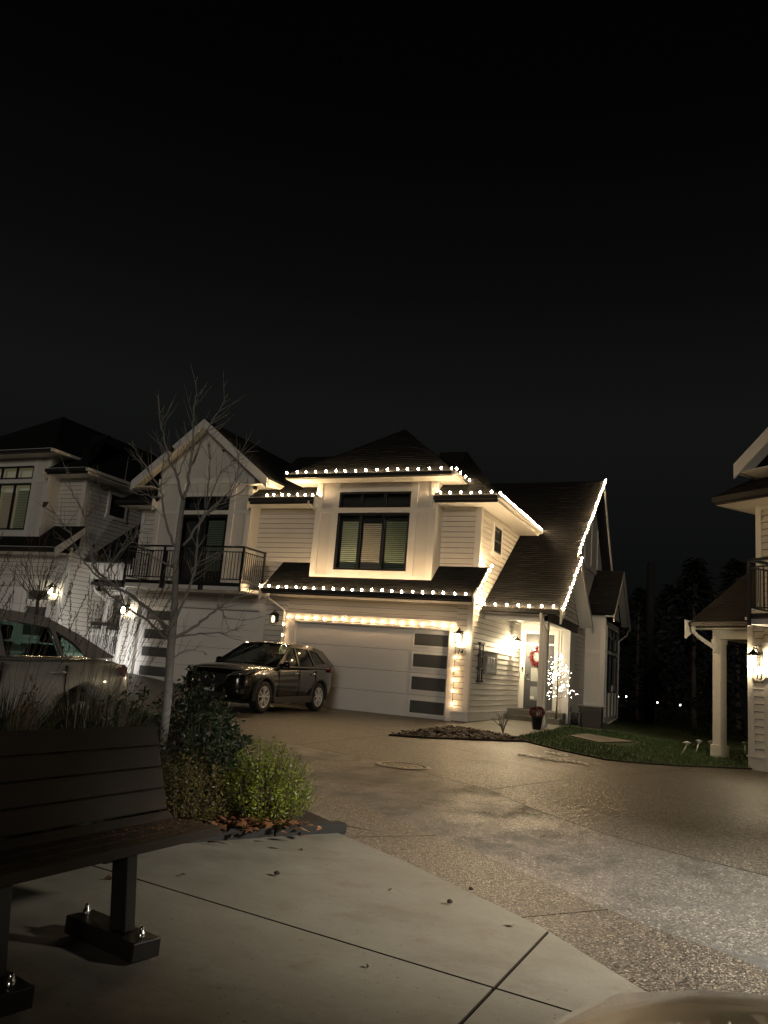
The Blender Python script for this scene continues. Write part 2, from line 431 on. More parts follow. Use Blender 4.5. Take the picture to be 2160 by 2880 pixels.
# asphalt lane, near and far washed-aggregate strips
sheet('road', [(-34,7.0),(-9,7.4)]+asph_near+[(9,-8),(14,-8)]+asph_far[::-1]+[(-34,12)], M['asphalt'], 0.0)
far_poly = asph_far+[(14,-1),(14,15),(3,17),(1.2,17.2)]+[(.9,19.6),(-.4,18.2),(-.95,17.4),(-2.2,16.2),(-3.1,16.6),(-4.15,17.5)]+[(-4.93,15.6),(-5.41,14.85),(-5.95,14.5),(-6.07,18.6),(-6.4,20.95),(-6.9,21.13),(-12.98,21.13),(-18.5,21.13),(-34,21.13),(-34,12)]
def half_slabs(name, poly, lines, mat, lift, parent, gap=.008, step=.5, edge=.0):
    """cut a paved field along its joints; every slab is an object of its own"""
    cells = [poly]
    for (p, q) in lines:
        d = Vector((q[0]-p[0], q[1]-p[1])).normalized(); n = (-d.y, d.x); out = []
        for c in cells:
            a = clip_half(c, (p[0]+n[0]*gap, p[1]+n[1]*gap), n); b = clip_half(c, (p[0]-n[0]*gap, p[1]-n[1]*gap), (-n[0], -n[1]))
            out += [x for x in (a, b) if len(x) >= 3 and abs(area(x)) > .02]
        cells = out
    for c in cells: sheet('slab', c, mat, lift, step, parent, edge=edge)
far = sheet('driveway', far_poly, M['soil'], -.006)
half_slabs('slab', far_poly, [((-13.02,14),(-13.02,21)), ((-6.05,12),(-6.05,21)), ((-3.86,13.38),(-1.28,11.3)), ((-1.78,12.6),(-1.0,16.3)), ((-9,13.9),(-6,13.75))], M['agg_far'], .003, far, .007)
strip_poly = pad_edge+[(6.0,-2.6)]+asph_near[::-1]+[(-4.4,7.2),(-3.4,6.2),(-2.75,5.75)]
strip = sheet('pavement', strip_poly, M['soil'], -.006)
half_slabs('slab', strip_poly, [((-2.66,5.61),(-2.12,6.24)), ((-1.1,4.46),(-.66,5.02)), ((.45,2.95),(.95,3.85)), ((2.2,1.2),(2.7,2.2))], M['agg_near'], .004, strip, .006, edge=.010)
pad_poly = [(-3.0,5.30),(-2.75,5.74)]+pad_edge+[(4.4,-6),(-7,-6),(-7,1.0),(-4.2,2.95),(-3.33,4.66)]
pad = sheet('footpath', pad_poly, M['soil'], -.005)
half_slabs('slab', pad_poly, [((-3.29,3.84),(-.57,3.425)), ((-.86,4.2),(-.90,3.11)), ((-3.3,2.25),(-.5,1.86))], M['concrete'], .012, pad, .008, step=.5, edge=.016)
walk_poly = [(-6.40,20.95),(-6.05,18.6),(-4.76,18.15),(-4.42,18.3),(-4.40,21.6),(-4.5,24.9),(-6.42,25.2)]
sheet('path', walk_poly, M['concrete'], .022, edge=.02)
mulch_poly = [(-5.95,14.43),(-6.07,18.55),(-4.76,18.12),(-3.95,17.45),(-4.93,15.5),(-5.41,14.78)]
sheet('mulch_bed', mulch_poly, M['mulch'], .035, .25, edge=.03)
lawn_poly = [(-4.15,17.45),(-4.40,18.3),(-4.40,22.0),(-4.7,25),(-4.7,36),(8,36),(8,24),(1.5,21.0),(.9,19.6),(-.4,18.2),(-.95,17.4),(-2.2,16.2),(-3.1,16.6)]
sheet('lawn', lawn_poly, M['lawn'], .03, .5, edge=.03)
sheet('stepping_slab', [(-3.7,20.7),(-3.55,22.4),(-2.3,22.2),(-2.9,20.0)], M['concrete'], .05, .5, edge=.05)
bed_poly = [(-2.72,5.76),(-3.0,5.28),(-3.31,4.67),(-4.2,2.95),(-5.2,1.0),(-5.6,-2),(-6.0,-2),(-5.6,4.0),(-5.35,6.5),(-4.7,7.7),(-4.4,7.25),(-3.4,6.25)]
sheet('planting_bed', bed_poly, M['soil'], .06, .25, edge=.06)
# low concrete kerb along the planting bed
def kerb():
    pts = [(-2.66,5.78),(-2.98,5.26),(-3.30,4.65),(-4.2,2.93),(-5.2,1.0),(-5.6,-2)]
    t = thing('kerb', 'low dark kerb edging the planting bed beside the bench', 'kerb', (-3.3,4.65,0), world=True)
    for a, c in zip(pts[:-1], pts[1:]):
        d = Vector((c[0]-a[0], c[1]-a[1], 0)); L = d.length; d.normalize(); n = Vector((-d.y, d.x, 0))
        b = MB(); b.prism([Vector((a[0],a[1],0))+d*.004, Vector((c[0],c[1],0))-d*.004, Vector((c[0],c[1],0))-d*.004-n*.11, Vector((a[0],a[1],0))+d*.004-n*.11], (0,0,.08))
        b.build('kerb_stone', M['greykerb'], t, bevel=.012)
M['greykerb'] = paint('kerb_concrete', (.020,.019,.018), .85, .3, 9, bstr=.5)
kerb()
# manhole
def manhole():
    c = onground(D0(870), D0(1655)) 
    t = thing('manhole_cover', 'round pale metal manhole cover set in the road', 'manhole', (c[0], c[1], gz(*c)+.002))
    b = MB(); b.lathe([(0,.006),(.25,.006),(.27,.008),(.27,0)], n=40); b.build('cover', M['manhole'], t)
    b = MB(); b.lathe([(.285,.0),(.285,.010),(.36,.010),(.37,.0)], n=40); b.build('rim', M['manhole'], t)
    b = MB()
    for i in range(-3, 4):
        w = math.sqrt(max(0, .22**2-(i*.07)**2))
        if w > .02: b.box(i*.07-.012, -w, .004, i*.07+.012, w, .0095)
    b.build('tread_rib', M['manhole'], t, kind='stuff')
D0 = lambda v: v*2160/1659
M['polewood'] = paint('dark_pole_wood', (.022,.021,.019), .9, .2)
M['manhole'] = paint('worn_manhole_iron', (.40,.33,.25), .5, .3, 10, metal=.0, bstr=.4)
manhole()
# worn white lettering on the driveway
def ground_text(txt, c, h, rot):
    cu = bpy.data.curves.new('lettering', 'FONT'); cu.body = txt; cu.size = h; cu.align_x = 'CENTER'; cu.align_y = 'CENTER'; cu.offset = .012
    cu.space_character = 1.12
    o = bpy.data.objects.new('lettering', cu); COL.objects.link(o)
    dg = bpy.context.evaluated_depsgraph_get(); me = bpy.data.meshes.new_from_object(o.evaluated_get(dg))
    bpy.data.objects.remove(o); me.materials.clear(); me.materials.append(M['roadpaint'])
    cs, sn = math.cos(rot), math.sin(rot)
    for v in me.vertices:
        x, y = v.co.x*.78, v.co.y*1.9; X, Y = c[0]+x*cs-y*sn, c[1]+x*sn+y*cs; v.co = (X-c[0], Y-c[1], gz(X, Y)+.022-gz(*c))
    q = bpy.data.objects.new('painted_lettering', me); COL.objects.link(q)
    q.location = (c[0], c[1], gz(*c)); return q
pk = thing('pavement_marking', 'worn white NO PARKING lettering painted on the driveway', 'road marking', (-2.7,14.1,gz(-2.7,14.1)))
for tx, pl in (('NO', ((580+940)/2, 198)), ('PARKING', ((280+1150)/2, 268))):
    c = onground(1400+pl[0]/4.608, 2080+pl[1]/4.608)
    q = ground_text(tx, c, .34, R(14)); q.parent = pk; q.location = Vector(q.location)-Vector(pk.location)
# ================================================================ SURFACE PIECES (boards, shingles)
def clip_rows(poly, v0, v1): return clip_rect(poly, -1e4, v0, 1e4, v1)
def laps(parent, name, o, a, bdir, n, poly, expo, mat, thick=.030, joined=False, tab=None, kind=None, start=None):
    """lapped boards or shingle tabs on a flat field. o origin, a along the rows, bdir up, n outward; poly in (u,v)"""
    o, a, bdir, n = Vector(o), Vector(a).normalized(), Vector(bdir).normalized(), Vector(n).normalized()
    if area(poly) < 0: poly = poly[::-1]
    vs = [p[1] for p in poly]; v = min(vs) if start is None else start; out = []; J = MB(); r = 0
    def wedge(B, q, v0, v1):
        th = lambda y: thick-(thick-.003)*((y-v0)/max(1e-6, v1-v0))
        f = [o+a*x+bdir*y+n*th(y) for x, y in q]; k = [o+a*x+bdir*y for x, y in q]
        i = len(B.v); m = len(q); B.v += [tuple(p) for p in f+k]; B.face(tuple(range(i, i+m)))
        for s_ in range(m): B.face((i+s_, i+m+s_, i+m+(s_+1)%m, i+(s_+1)%m))
    while v < max(vs)-.004:
        q = clip_rows(poly, v, v+expo-(0 if (tab or joined) else .013)); r += 1  # gap between board rows shows the dark backing as a painted shadow line
        if len(q) >= 3 and abs(area(q)) > 2e-3:
            if tab:
                x0 = min(p[0] for p in q); x1 = max(p[0] for p in q); x = x0-random.uniform(0, tab)
                while x < x1:
                    w = tab*random.choice((.7,.9,1.0,1.2)); c = clip_rect(q, x+.002, -1e4, x+w-.002, 1e4)
                    if len(c) >= 3 and abs(area(c)) > 1e-4:
                        t0 = thick; thick = t0*random.uniform(.6, 1.35); wedge(J, c, v, v+expo); thick = t0
                    x += w
            elif joined: wedge(J, q, v, v+expo)
            else:
                B = MB(); wedge(B, q, v, v+expo); ob = B.build(name, mat, parent, fix=False); out.append(ob)
        v += expo
    if tab or joined: out.append(J.build(name, mat, parent, kind='stuff', fix=False))
    return out
def nrm(pts):
    a, b, c = Vector(pts[0]), Vector(pts[1]), Vector(pts[2]); return (b-a).cross(c-a).normalized()
def roof_face(parent, pts, expo=.14, tab=.33, under=.09):
    """one shingled roof plane: pts[0]->pts[1] is the eave, the rest goes round; deck slab below plus shingle courses"""
    P = [Vector(p) for p in pts]; n = nrm(P)
    if n.z < 0: n = -n
    a = (P[1]-P[0]).normalized(); b = n.cross(a)
    if (sum((p-P[0]).dot(b) for p in P)) < 0: b = -b
    poly = [((p-P[0]).dot(a), (p-P[0]).dot(b)) for p in P]
    d = MB(); d.prism(P, -n*under); dk = d.build('roof', M['shingle'], parent, fix=True)
    s = laps(parent, 'shingles', P[0]+n*.001, a, b, n, poly, expo, M['shingle'], .009, tab=tab)[0]
    s.parent = dk; s.location = (0,0,0)
    return dk
def slab_box(parent, name, mat, x0, y0, z0, x1, y1, z1, bevel=0):
    b = MB(); b.box(min(x0,x1), min(y0,y1), min(z0,z1), max(x0,x1), max(y0,y1), max(z0,z1)); return b.build(name, mat, parent, bevel=bevel)
def wall_poly(parent, pts, vec, mat=None, name='wall'):
    b = MB(); b.prism(pts, vec); return b.build(name, mat or M['lap_shade'], parent)
SE = .152
def siding_front(parent, y, x0, x1, z0, z1, poly=None, back=False):
    return laps(parent, 'siding_board', (0, y, 0), (1,0,0), (0,0,1), (0,-1,0), poly or [(x0,z0),(x1,z0),(x1,z1),(x0,z1)], SE, M['siding'])
def siding_right(parent, x, y0, y1, z0, z1, poly=None):
    return laps(parent, 'siding_board', (x, 0, 0), (0,1,0), (0,0,1), (1,0,0), poly or [(y0,z0),(y1,z0),(y1,z1),(y0,z1)], SE, M['siding'])
def text_mesh(body, size, mat, shear=.25):
    cu = bpy.data.curves.new('numeral', 'FONT'); cu.body = body; cu.size = size; cu.align_x = 'CENTER'; cu.align_y = 'CENTER'; cu.shear = shear; cu.extrude = .004; cu.offset = .004
    o = bpy.data.objects.new('numeral', cu); COL.objects.link(o)
    dg = bpy.context.evaluated_depsgraph_get(); me = bpy.data.meshes.new_from_object(o.evaluated_get(dg)); bpy.data.objects.remove(o)
    me.materials.clear(); me.materials.append(mat); return me
def plaque(body, loc, rz, label):
    t = thing('house_number', label, 'house number', loc, rz)   # local: x right, -y out of the wall
    b = MB(); pts = [(.165*math.cos(a)*(1+.06*math.cos(4*a)), 0, .10*math.sin(a)*(1+.06*math.cos(4*a))) for a in [2*math.pi*i/36 for i in range(36)]]
    b.prism(pts, (0,-.022,0)); b.build('plate', M['plaque'], t, loc=(0,0,0), bevel=.004)
    b = MB(); pth = [(.150*math.cos(a), -.024, .086*math.sin(a)) for a in [2*math.pi*i/36 for i in range(37)]]
    b.tube(pth, .0045, 4, False); b.build('border', M['ink'], t, loc=(0,0,0))
    me = text_mesh(body, .165, M['ink']); q = bpy.data.objects.new('numerals', me); COL.objects.link(q); q.parent = t
    q.location = (-.008, -.024, 0); q.rotation_euler = (R(90), 0, 0)
    return t
def lantern(loc, rz, label, on=True, glow='lantern_on', size=1.2):
    """wall lantern; local -y points away from the wall"""
    t = thing('wall_lantern', label, 'wall lantern', loc, rz); t.scale = (size,)*3
    b = MB(); b.box(-.055,-.02,-.10,.055,0,.12); b.build('backplate', M['brass'], t, loc=(0,0,0), bevel=.006)
    b = MB(); b.tube([(0,-.02,.08),(0,-.08,.17),(0,-.15,.18),(0,-.17,.13)], .011, 6); b.build('arm', M['brass'], t, loc=(0,0,0))
    b = MB(); b.lathe([(.02,.15),(.03,.13),(.125,.075),(.13,.06)], (0,-.17,0), n=4); b.build('hood', M['brass'], t, loc=(0,0,0))
    b = MB()
    for k in range(4):
        a = R(45+90*k); b.tube([(.098*math.cos(a)*1.0,-.17+.098*math.sin(a),.06),(.085*math.cos(a),-.17+.085*math.sin(a),-.15)], .006, 4)
    for z, r in ((-.152,.095),(-.05,.092)): b.obox((0,-.17,z),(r*.72,0,0),(0,r*.72,0),(0,0,.005)) if z < -.1 else None
    b.build('cage', M['brass'], t, loc=(0,0,0))
    b = MB(); b.lathe([(0,-.135),(.036,-.11),(.045,-.04),(.036,.03),(0,.05)], (0,-.17,0), n=10); b.build('lamp_globe', M[glow] if on else M['lantern_dim'], t, loc=(0,0,0))
    return t
# ================================================================ TOWNHOUSES
def window_unit(parent, x0, x1, z0, z1, y, mull, name='window', fw=.045, blinds=None, axis='front', sill=True, deep=.10):
    """black framed window in a wall facing -y (axis front) or +x (axis right, x0..x1 then run along y and y is the wall x)"""
    def P(u, d, z): return (u, y-d, z) if axis == 'front' else (y+d, u, z)
    def bx(B, u0, u1, d0, d1, z0_, z1_):
        a = P(u0, d0, z0_); c = P(u1, d1, z1_)
        B.box(min(a[0],c[0]), min(a[1],c[1]), z0_, max(a[0],c[0]), max(a[1],c[1]), z1_)
    f = MB()
    bx(f, x0, x0+fw, -.03, .03, z0, z1); bx(f, x1-fw, x1, -.03, .03, z0, z1)
    bx(f, x0+fw, x1-fw, -.03, .03, z0, z0+fw); bx(f, x0+fw, x1-fw, -.03, .03, z1-fw, z1)
    for m in mull: bx(f, m-fw*.6, m+fw*.6, -.03, .028, z0+fw, z1-fw)
    fr = f.build(name, M['frame'], parent)
    edges = [x0+fw]+[q for m in mull for q in (m-fw*.6, m+fw*.6)]+[x1-fw]
    for i in range(0, len(edges), 2):
        g = MB(); bx(g, edges[i], edges[i+1], .004, .008, z0+fw, z1-fw); sub(g.build('pane', M['glass'], parent), fr)
    return fr
def blind(parent, x0, x1, z0, z1, y, wall_z1, tint):
    b = MB(); z = z0
    while z < z1:
        b.obox(((x0+x1)/2, y, z), ((x1-x0)/2, 0, 0), (0, .012, -.018), (0, .0012, .0008)); z += .058
    o = b.build('blind', tint, parent, kind='stuff'); return o
def downspout(parent, path, s=.042, name='downspout', mat=None):
    b = MB(); b.tube(path, s, 6); return b.build(name, mat or M['trim'], parent)
def garage_door(parent, x0, x1, z1, y, wins, wx0, wx1):
    ph = z1/4
    for k in range(4):
        b = MB(); zb = k*ph+.004; zt = (k+1)*ph-.004
        b.box(x0, y, zb, x1, y+.05, zt)
        # shallow raised fields leave a grooved look
        d = b.build('door_panel', M['garage'], parent, bevel=.004)
        zc0, zc1 = wins[k]
        f = MB(); w = .05
        f.box(wx0-w, y-.022, zc0-w, wx0, y-.001, zc1+w); f.box(wx1, y-.022, zc0-w, wx1+w, y-.001, zc1+w)
        f.box(wx0, y-.022, zc0-w, wx1, y-.001, zc0); f.box(wx0, y-.022, zc1, wx1, y-.001, zc1+w)
        q = f.build('window', M['garage'], parent, bevel=.004)
        g = MB(); g.box(wx0+.001, y-.010, zc0+.001, wx1-.001, y-.002, zc1-.001); sub(g.build('pane', M['garglass'], parent), q)
def unit_a(label, loc, uz=0.0, main=True):
    T = thing('townhouse', label, 'house', loc, world=True); T['_o'] = [-9.5, 21.0, 0.0]
    B = slab_box
    # ---- lower walls round the garage opening
    gl, gr, gh = -11.97, -7.08, 2.42
    top = 3.22+uz
    B(T,'wall',M['lap_shade'],-12.95,21.0,0,gl,21.25,top); B(T,'wall',M['lap_shade'],gr,21.0,0,-6.49,21.25,top); B(T,'wall',M['lap_shade'],gl,21.0,gh,gr,21.25,top)
    siding_front(T,21.0,-12.95,-12.22,.28,top); siding_front(T,21.0,-6.90,-6.60,.28,top-.0); siding_front(T,21.0,-12.22,-6.90,2.62,top)
    # jamb and head trim
    B(T,'trim_board',M['trim'],-12.22,20.972,0,gl+.004,21.0,2.42); B(T,'trim_board',M['trim'],gr-.004,20.972,0,-6.90,21.0,2.42); B(T,'trim_board',M['trim'],-12.24,20.966,2.423,-6.88,21.0,2.62)
    B(T,'trim_board',M['trim'],-12.26,20.945,2.622,-6.86,21.0,2.655)
    B(T,'corner_board',M['trim'],-6.60,20.97,.283,-6.448,21.0,top); B(T,'corner_board',M['trim'],-6.472,21.001,.283,-6.445,21.13,top+.2)
    B(T,'skirt_board',M['trim'],-6.897,20.968,.03,-6.445,21.0,.25); B(T,'drip_cap',M['trim'],-6.90,20.945,.252,-6.42,21.0,.28)
    B(T,'skirt_board',M['trim'],-6.472,21.001,.03,-6.444,25.1,.25); B(T,'drip_cap',M['trim'],-6.472,21.001,.252,-6.42,25.1,.28)
    B(T,'footing',M['concrete_step'],-6.90,20.985,-.1,-6.455,25.2,.028)
    B(T,'skirt_board',M['trim'],-12.95,20.968,.03,-12.225,21.0,.25)
    # recess and door
    B(T,'jamb',M['trim'],gl-.001,21.0,0,gl+.03,21.2,gh); B(T,'jamb',M['trim'],gr-.03,21.0,0,gr+.001,21.2,gh); B(T,'jamb',M['trim'],gl+.03,21.0,gh-.03,gr-.03,21.2,gh+.001)
    garage_door(T, gl+.032, gr-.032, gh-.032, 21.15, [(.12,.45),(.74,1.09),(1.36,1.71),(1.95,2.27)], -8.16, -7.16)
    # ---- side wall, one plane from the garage corner to the door wall
    zt = 6.0+uz
    wall_poly(T, [(-6.49,21.0,0),(-6.49,26.5,0),(-6.49,26.5,zt),(-6.49,21.3,zt),(-6.49,21.3,top),(-6.49,21.0,top)], (-.2,0,0))
    siding_right(T,-6.472,21.13,26.48,.28,zt, [(21.13,.28),(26.48,.28),(26.48,zt),(21.43,zt),(21.43,top+.3),(21.13,top)])
    # ---- upper front wall
    B(T,'wall',M['lap_shade'],-13.75,21.3,3.0+uz,-6.49,21.5,zt)
    siding_front(T,21.3,-7.62,-6.62,4.14+uz,zt-.06); siding_front(T,21.3,-13.75,-11.45,3.0+uz,zt-.06)
    B(T,'corner_board',M['trim'],-6.62,21.268,4.05+uz,-6.445,21.3,zt); B(T,'corner_board',M['trim'],-6.472,21.301,4.0+uz,-6.446,21.43,zt)
    B(T,'trim_board',M['trim'],-7.62,21.272,zt-.06,-6.63,21.3,zt); B(T,'trim_board',M['trim'],-13.75,21.272,zt-.06,-11.45,21.3,zt)
    # small side window
    z = uz
    for (a,b,c,d) in ((22.40,22.52,4.86,5.74),(23.30,23.42,4.86,5.74),(22.52,23.30,5.62,5.74),(22.36,23.46,4.74,4.86)):
        B(T,'window_trim',M['trim'],-6.47,a,c+z,-6.400,b,d+z)
    B(T,'window_back',M['darkroom'],-6.469,22.521,4.861+z,-6.440,23.299,5.619+z)
    window_unit(T,22.525,23.295,4.865+z,5.615+z,-6.432,[],axis='right')
    B(T,'sash_bar',M['frame'],-6.428,22.57,5.19+z,-6.405,23.25,5.23+z)
    # ---- projecting bay with the big window
    bx0,bx1,by = -11.45,-7.62,20.70
    wx0,wx1 = -10.69,-8.39
    z0 = 3.72+uz; z1 = 6.55+uz; fz = by+.05
    def PB(x0,za,x1,zb): return B(T,'bay_wall',M['panel'],x0,by+.02,za,x1,by+.12,zb)
    PB(bx0+.02,z0,wx0,z1); PB(wx1,z0,bx1-.02,z1); PB(wx0,z0,wx1,3.94+uz); PB(wx0,6.27+uz,wx1,z1); PB(wx0,5.635+uz,wx1,5.775+uz)
    B(T,'bay_wall',M['panel'],bx0+.02,by+.12,z0-.3,bx0+.12,21.3,z1); B(T,'bay_wall',M['panel'],bx1-.12,by+.12,z0-.3,bx1-.02,21.3,z1)
    B(T,'bay_base',M['panel'],bx0+.02,by+.12,z0-.28,bx1-.02,by+.2,z0)
    for x0,x1,za,zb in ((bx0,bx0+.19,z0,z1),(bx1-.19,bx1,z0,z1),(wx0-.20,wx0+.005,z0,z1),(wx1-.005,wx1+.20,z0,z1)):
        B(T,'trim_board',M['trim'],x0,by-.012,za,x1,by+.02,zb)
    for x0,x1 in ((bx0+.19,wx0-.20),(wx1+.20,bx1-.19)):
        B(T,'trim_board',M['trim'],x0,by-.010,5.64+uz,x1,by+.02,5.78+uz); B(T,'trim_board',M['trim'],x0,by-.010,z0,x1,by+.02,z0+.10)
    B(T,'trim_board',M['trim'],wx0+.005,by-.012,5.645+uz,wx1-.005,by+.02,5.765+uz); B(T,'window_sill',M['trim'],wx0+.005,by-.03,5.768+uz,wx1-.005,by+.02,5.785+uz)
    B(T,'trim_board',M['trim'],wx0+.005,by-.010,z0+.003,wx1-.005,by+.02,3.90+uz); B(T,'window_sill',M['trim'],wx0-.02,by-.035,3.902+uz,wx1+.02,by+.02,3.945+uz)
    B(T,'trim_board',M['trim'],wx0+.005,by-.012,6.265+uz,wx1-.005,by+.02,6.385+uz)
    B(T,'corner_board',M['trim'],bx1-.02,by+.021,z0-.2,bx1+.004,by+.18,z1); B(T,'corner_board',M['trim'],bx0-.004,by+.021,z0-.2,bx0+.02,by+.18,z1)
    B(T,'bay_side',M['panel'],bx1-.02,by+.18,z0-.3,bx1-.004,21.3,z1); B(T,'bay_side',M['panel'],bx0+.004,by+.18,z0-.3,bx0+.02,21.3,z1)
    mu = [wx0+.325*(wx1-wx0), wx0+.645*(wx1-wx0)]
    w1 = window_unit(T,wx0+.006,wx1-.006,3.947+uz,5.63+uz,by+.03,mu,fw=.06)
    w2 = window_unit(T,wx0+.006,wx1-.006,5.787+uz,6.262+uz,by+.03,mu,fw=.06)
    B(T,'window_back',M['darkroom'] if main else M['litroom'],wx0,by+.26,3.9+uz,wx1,by+.30,6.3+uz)
    ed = [wx0+.07]+mu+[wx1-.04]
    for i in range(3): blind(T, ed[i]+.05, ed[i+1]-.05, 3.99+uz, 5.40+uz if i != 1 else 5.36+uz, by+.17, 0, [M['blind_green'],M['blind_pink'],M['blind_moss']][i])
    # ---- top eave and hip roof over the bay
    ex0,ex1,ey,ez = -12.2,-7.0,20.10,6.55+uz
    pk = (-9.60, 22.72, 8.79+uz)
    B(T,'soffit',M['soffit'],ex0+.03,ey+.02,ez,ex1-.03,by-.014,ez+.03)
    for i in range(27): B(T,'soffit_board',M['soffit'],ex0+.2+i*.178,ey+.03,ez-.007,ex0+.2+i*.178+.168,by-.016,ez-.001)
    B(T,'soffit',M['soffit'],bx1+.01,by+.0,ez,ex1-.03,23.4,ez+.03); B(T,'soffit',M['soffit'],ex0+.03,by+.0,ez,bx0-.01,23.4,ez+.03)
    B(T,'fascia',M['gutter'],ex0,ey-.02,ez-.01,ex1,ey+.02,ez+.11); B(T,'fascia',M['trim'],ex1-.02,ey+.021,ez-.01,ex1+.02,23.4,ez+.11); B(T,'fascia',M['trim'],ex0-.02,ey+.021,ez-.01,ex0+.02,23.4,ez+.11)
    B(T,'gutter',M['gutter'],ex0-.02,ey-.12,ez+.0,ex1+.02,ey-.022,ez+.10); B(T,'gutter_lip',M['white'],ex0-.02,ey-.125,ez+.102,ex1+.02,ey-.10,ez+.115)
    B(T,'gutter',M['trim'],ex1+.022,ey-.12,ez+.0,ex1+.12,23.2,ez+.10)
    zr = ez+.11
    e0,e1 = (ex0-.04,ey-.03,zr),(ex1+.04,ey-.03,zr)
    back = 30.0
    roof_face(T,[e0,e1,pk]); roof_face(T,[e1,(ex1+.04,back,zr),(pk[0],back,pk[2]),pk]); roof_face(T,[(ex0-.04,back,zr),e0,pk,(pk[0],back,pk[2])])
    # ---- mid-level hip roof with its eaves
    my,mz,mx = 20.60,5.91+uz,-5.84
    B(T,'soffit',M['soffit'],bx1+.02,my+.02,mz,mx-.02,21.27,mz+.03); B(T,'soffit',M['soffit'],-6.44,21.275,mz,mx-.02,26.2,mz+.03); B(T,'soffit',M['soffit'],-13.70,my+.02,mz,bx0-.02,21.27,mz+.03)
    for x0,x1 in ((bx1-.02,mx+.02),(-13.73,bx0+.02)):
        B(T,'fascia',M['gutter'],x0,my-.02,mz-.01,x1,my+.02,mz+.18); B(T,'gutter',M['gutter'],x0-.01,my-.12,mz+.06,x1+.01,my-.022,mz+.17)
        B(T,'gutter_lip',M['white'],x0-.01,my-.125,mz+.172,x1+.01,my-.10,mz+.184)
    B(T,'fascia',M['trim'],mx-.02,my+.021,mz-.01,mx+.02,26.2,mz+.18); B(T,'gutter',M['trim'],mx+.022,my-.10,mz+.07,mx+.12,25.9,mz+.17)
    for x0 in (bx1-.06,-13.76,bx0+.025):
        wall_poly(T,[(x0,my-.125,mz+.20),(x0,my+.22,mz+.20),(x0,my+.22,mz-.02),(x0,my-.125,mz-.20)],(.035,0,0),M['trim'],'barge_end')
    mr = mz+.19; s = .754; t = 2.72
    lx = -13.9
    roof_face(T,[(bx1-.05,my-.02,mr),(mx+.03,my-.02,mr),(mx-t,my+t,mr+s*t),(bx1-.05-.0,my+t,mr+s*t)])
    roof_face(T,[(mx+.03,my-.02,mr),(mx+.03,27.2,mr),(mx-t,27.2,mr+s*t),(mx-t,my+t,mr+s*t)])
    roof_face(T,[(-13.78,my-.02,mr),(bx0+.05,my-.02,mr),(bx0+.05,my+t,mr+s*t),(-13.78,my+t,mr+s*t)])
    roof_face(T,[(-13.78,my+t+.3,mr+s*t-.02),(mx-t,my+t+.3,mr+s*t-.02),(mx-t,30,mr+s*t-.02),(-13.78,30,mr+s*t-.02)],expo=.5,tab=2)
    # ---- lower roof over the garage
    ly,lz,l0,l1 = 20.20,3.20+uz,-12.72,-6.20
    B(T,'soffit',M['soffit'],l0+.06,ly+.02,lz-.08,l1-.06,20.965,lz-.05)
    B(T,'fascia',M['gutter'],l0+.05,ly-.02,lz-.07,l1-.05,ly+.02,lz+.09); B(T,'gutter',M['gutter'],l0+.06,ly-.12,lz-.04,l1-.06,ly-.022,lz+.07); B(T,'gutter_lip',M['white'],l0+.06,ly-.125,lz+.072,l1-.06,ly-.10,lz+.086)
    sl = .82; L = 1.08
    roof_face(T,[(l0,ly-.03,lz+.09),(l1,ly-.03,lz+.09),(l1,ly+L,lz+.09+sl*(L+.03)),(l0,ly+L,lz+.09+sl*(L+.03))])
    for x0 in (l0-.02,l1-.03):
        wall_poly(T,[(x0,ly-.10,lz+.06),(x0,ly+L,lz+.08+sl*L),(x0,ly+L,lz-.16+sl*L),(x0,ly-.10,lz-.26)],(.05,0,0),M['trim'],'barge_board')
    # ---- main side roof: long front slope, ridge along x, gables on the right
    F0 = lambda y: 3.47+.70*(y-22.23)+uz
    xr,xl = -4.35,-13.0
    ye = 21.80
    ry = 29.72
    roof_face(T,[(-6.44,ye,F0(ye)),(-4.20,ye,F0(ye)),(-4.20,24.42,F0(24.42)),(xr,24.42,F0(24.42)),(xr,ry,F0(ry)),(-6.44,ry,F0(ry))])
    roof_face(T,[(-12.9,26.6,F0(26.6)),(-6.44,26.6,F0(26.6)),(-6.44,ry,F0(ry)),(-12.9,ry,F0(ry))],expo=.3,tab=1)
    roof_face(T,[(xl,33.2,F0(ry)-1.05*(33.2-ry)),(xr,33.2,F0(ry)-1.05*(33.2-ry)),(xr,ry,F0(ry)),(xl,ry,F0(ry))],expo=.3,tab=.6)
    roof_face(T,[(-6.4,27.05,F0(24.42)-.70*(27.05-24.42)),(-4.20,27.05,F0(24.42)-.70*(27.05-24.42)),(-4.20,24.42,F0(24.42)),(-6.4,24.42,F0(24.42))],expo=.2,tab=.5)
    def rake(x, ya, za, yb, zb, d=.17, w=.05):
        wall_poly(T,[(x,ya,za-.02),(x,yb,zb-.02),(x,yb,zb-.02-d*1.15),(x,ya,za-.02-d*1.15)],(-w,0,0),M['trim'],'rake_board')
    rake(-4.19,ye-.12,F0(ye-.12),24.42,F0(24.42)); rake(-4.19,24.42,F0(24.42),27.1,F0(24.42)-.70*2.68)
    rake(xr+.01,24.6,F0(24.6),ry,F0(ry)); rake(xr+.01,ry,F0(ry),33.25,F0(ry)-1.05*3.53)
    wall_poly(T,[(-4.24,ye-.16,F0(ye)+.02),(-4.24,ye+.25,F0(ye)+.08),(-4.24,ye+.25,F0(ye)-.10),(-4.24,ye-.16,F0(ye)-.40)],(.05,0,0),M['trim'],'barge_end')
    # porch gable wall (faces right) and main gable wall behind it
    gx = -4.63
    P = [(22.1,2.86+uz),(26.7,2.86+uz),(26.7,3.0+uz),(24.42,F0(24.42)-.16),(22.1,F0(22.1)-.12)]
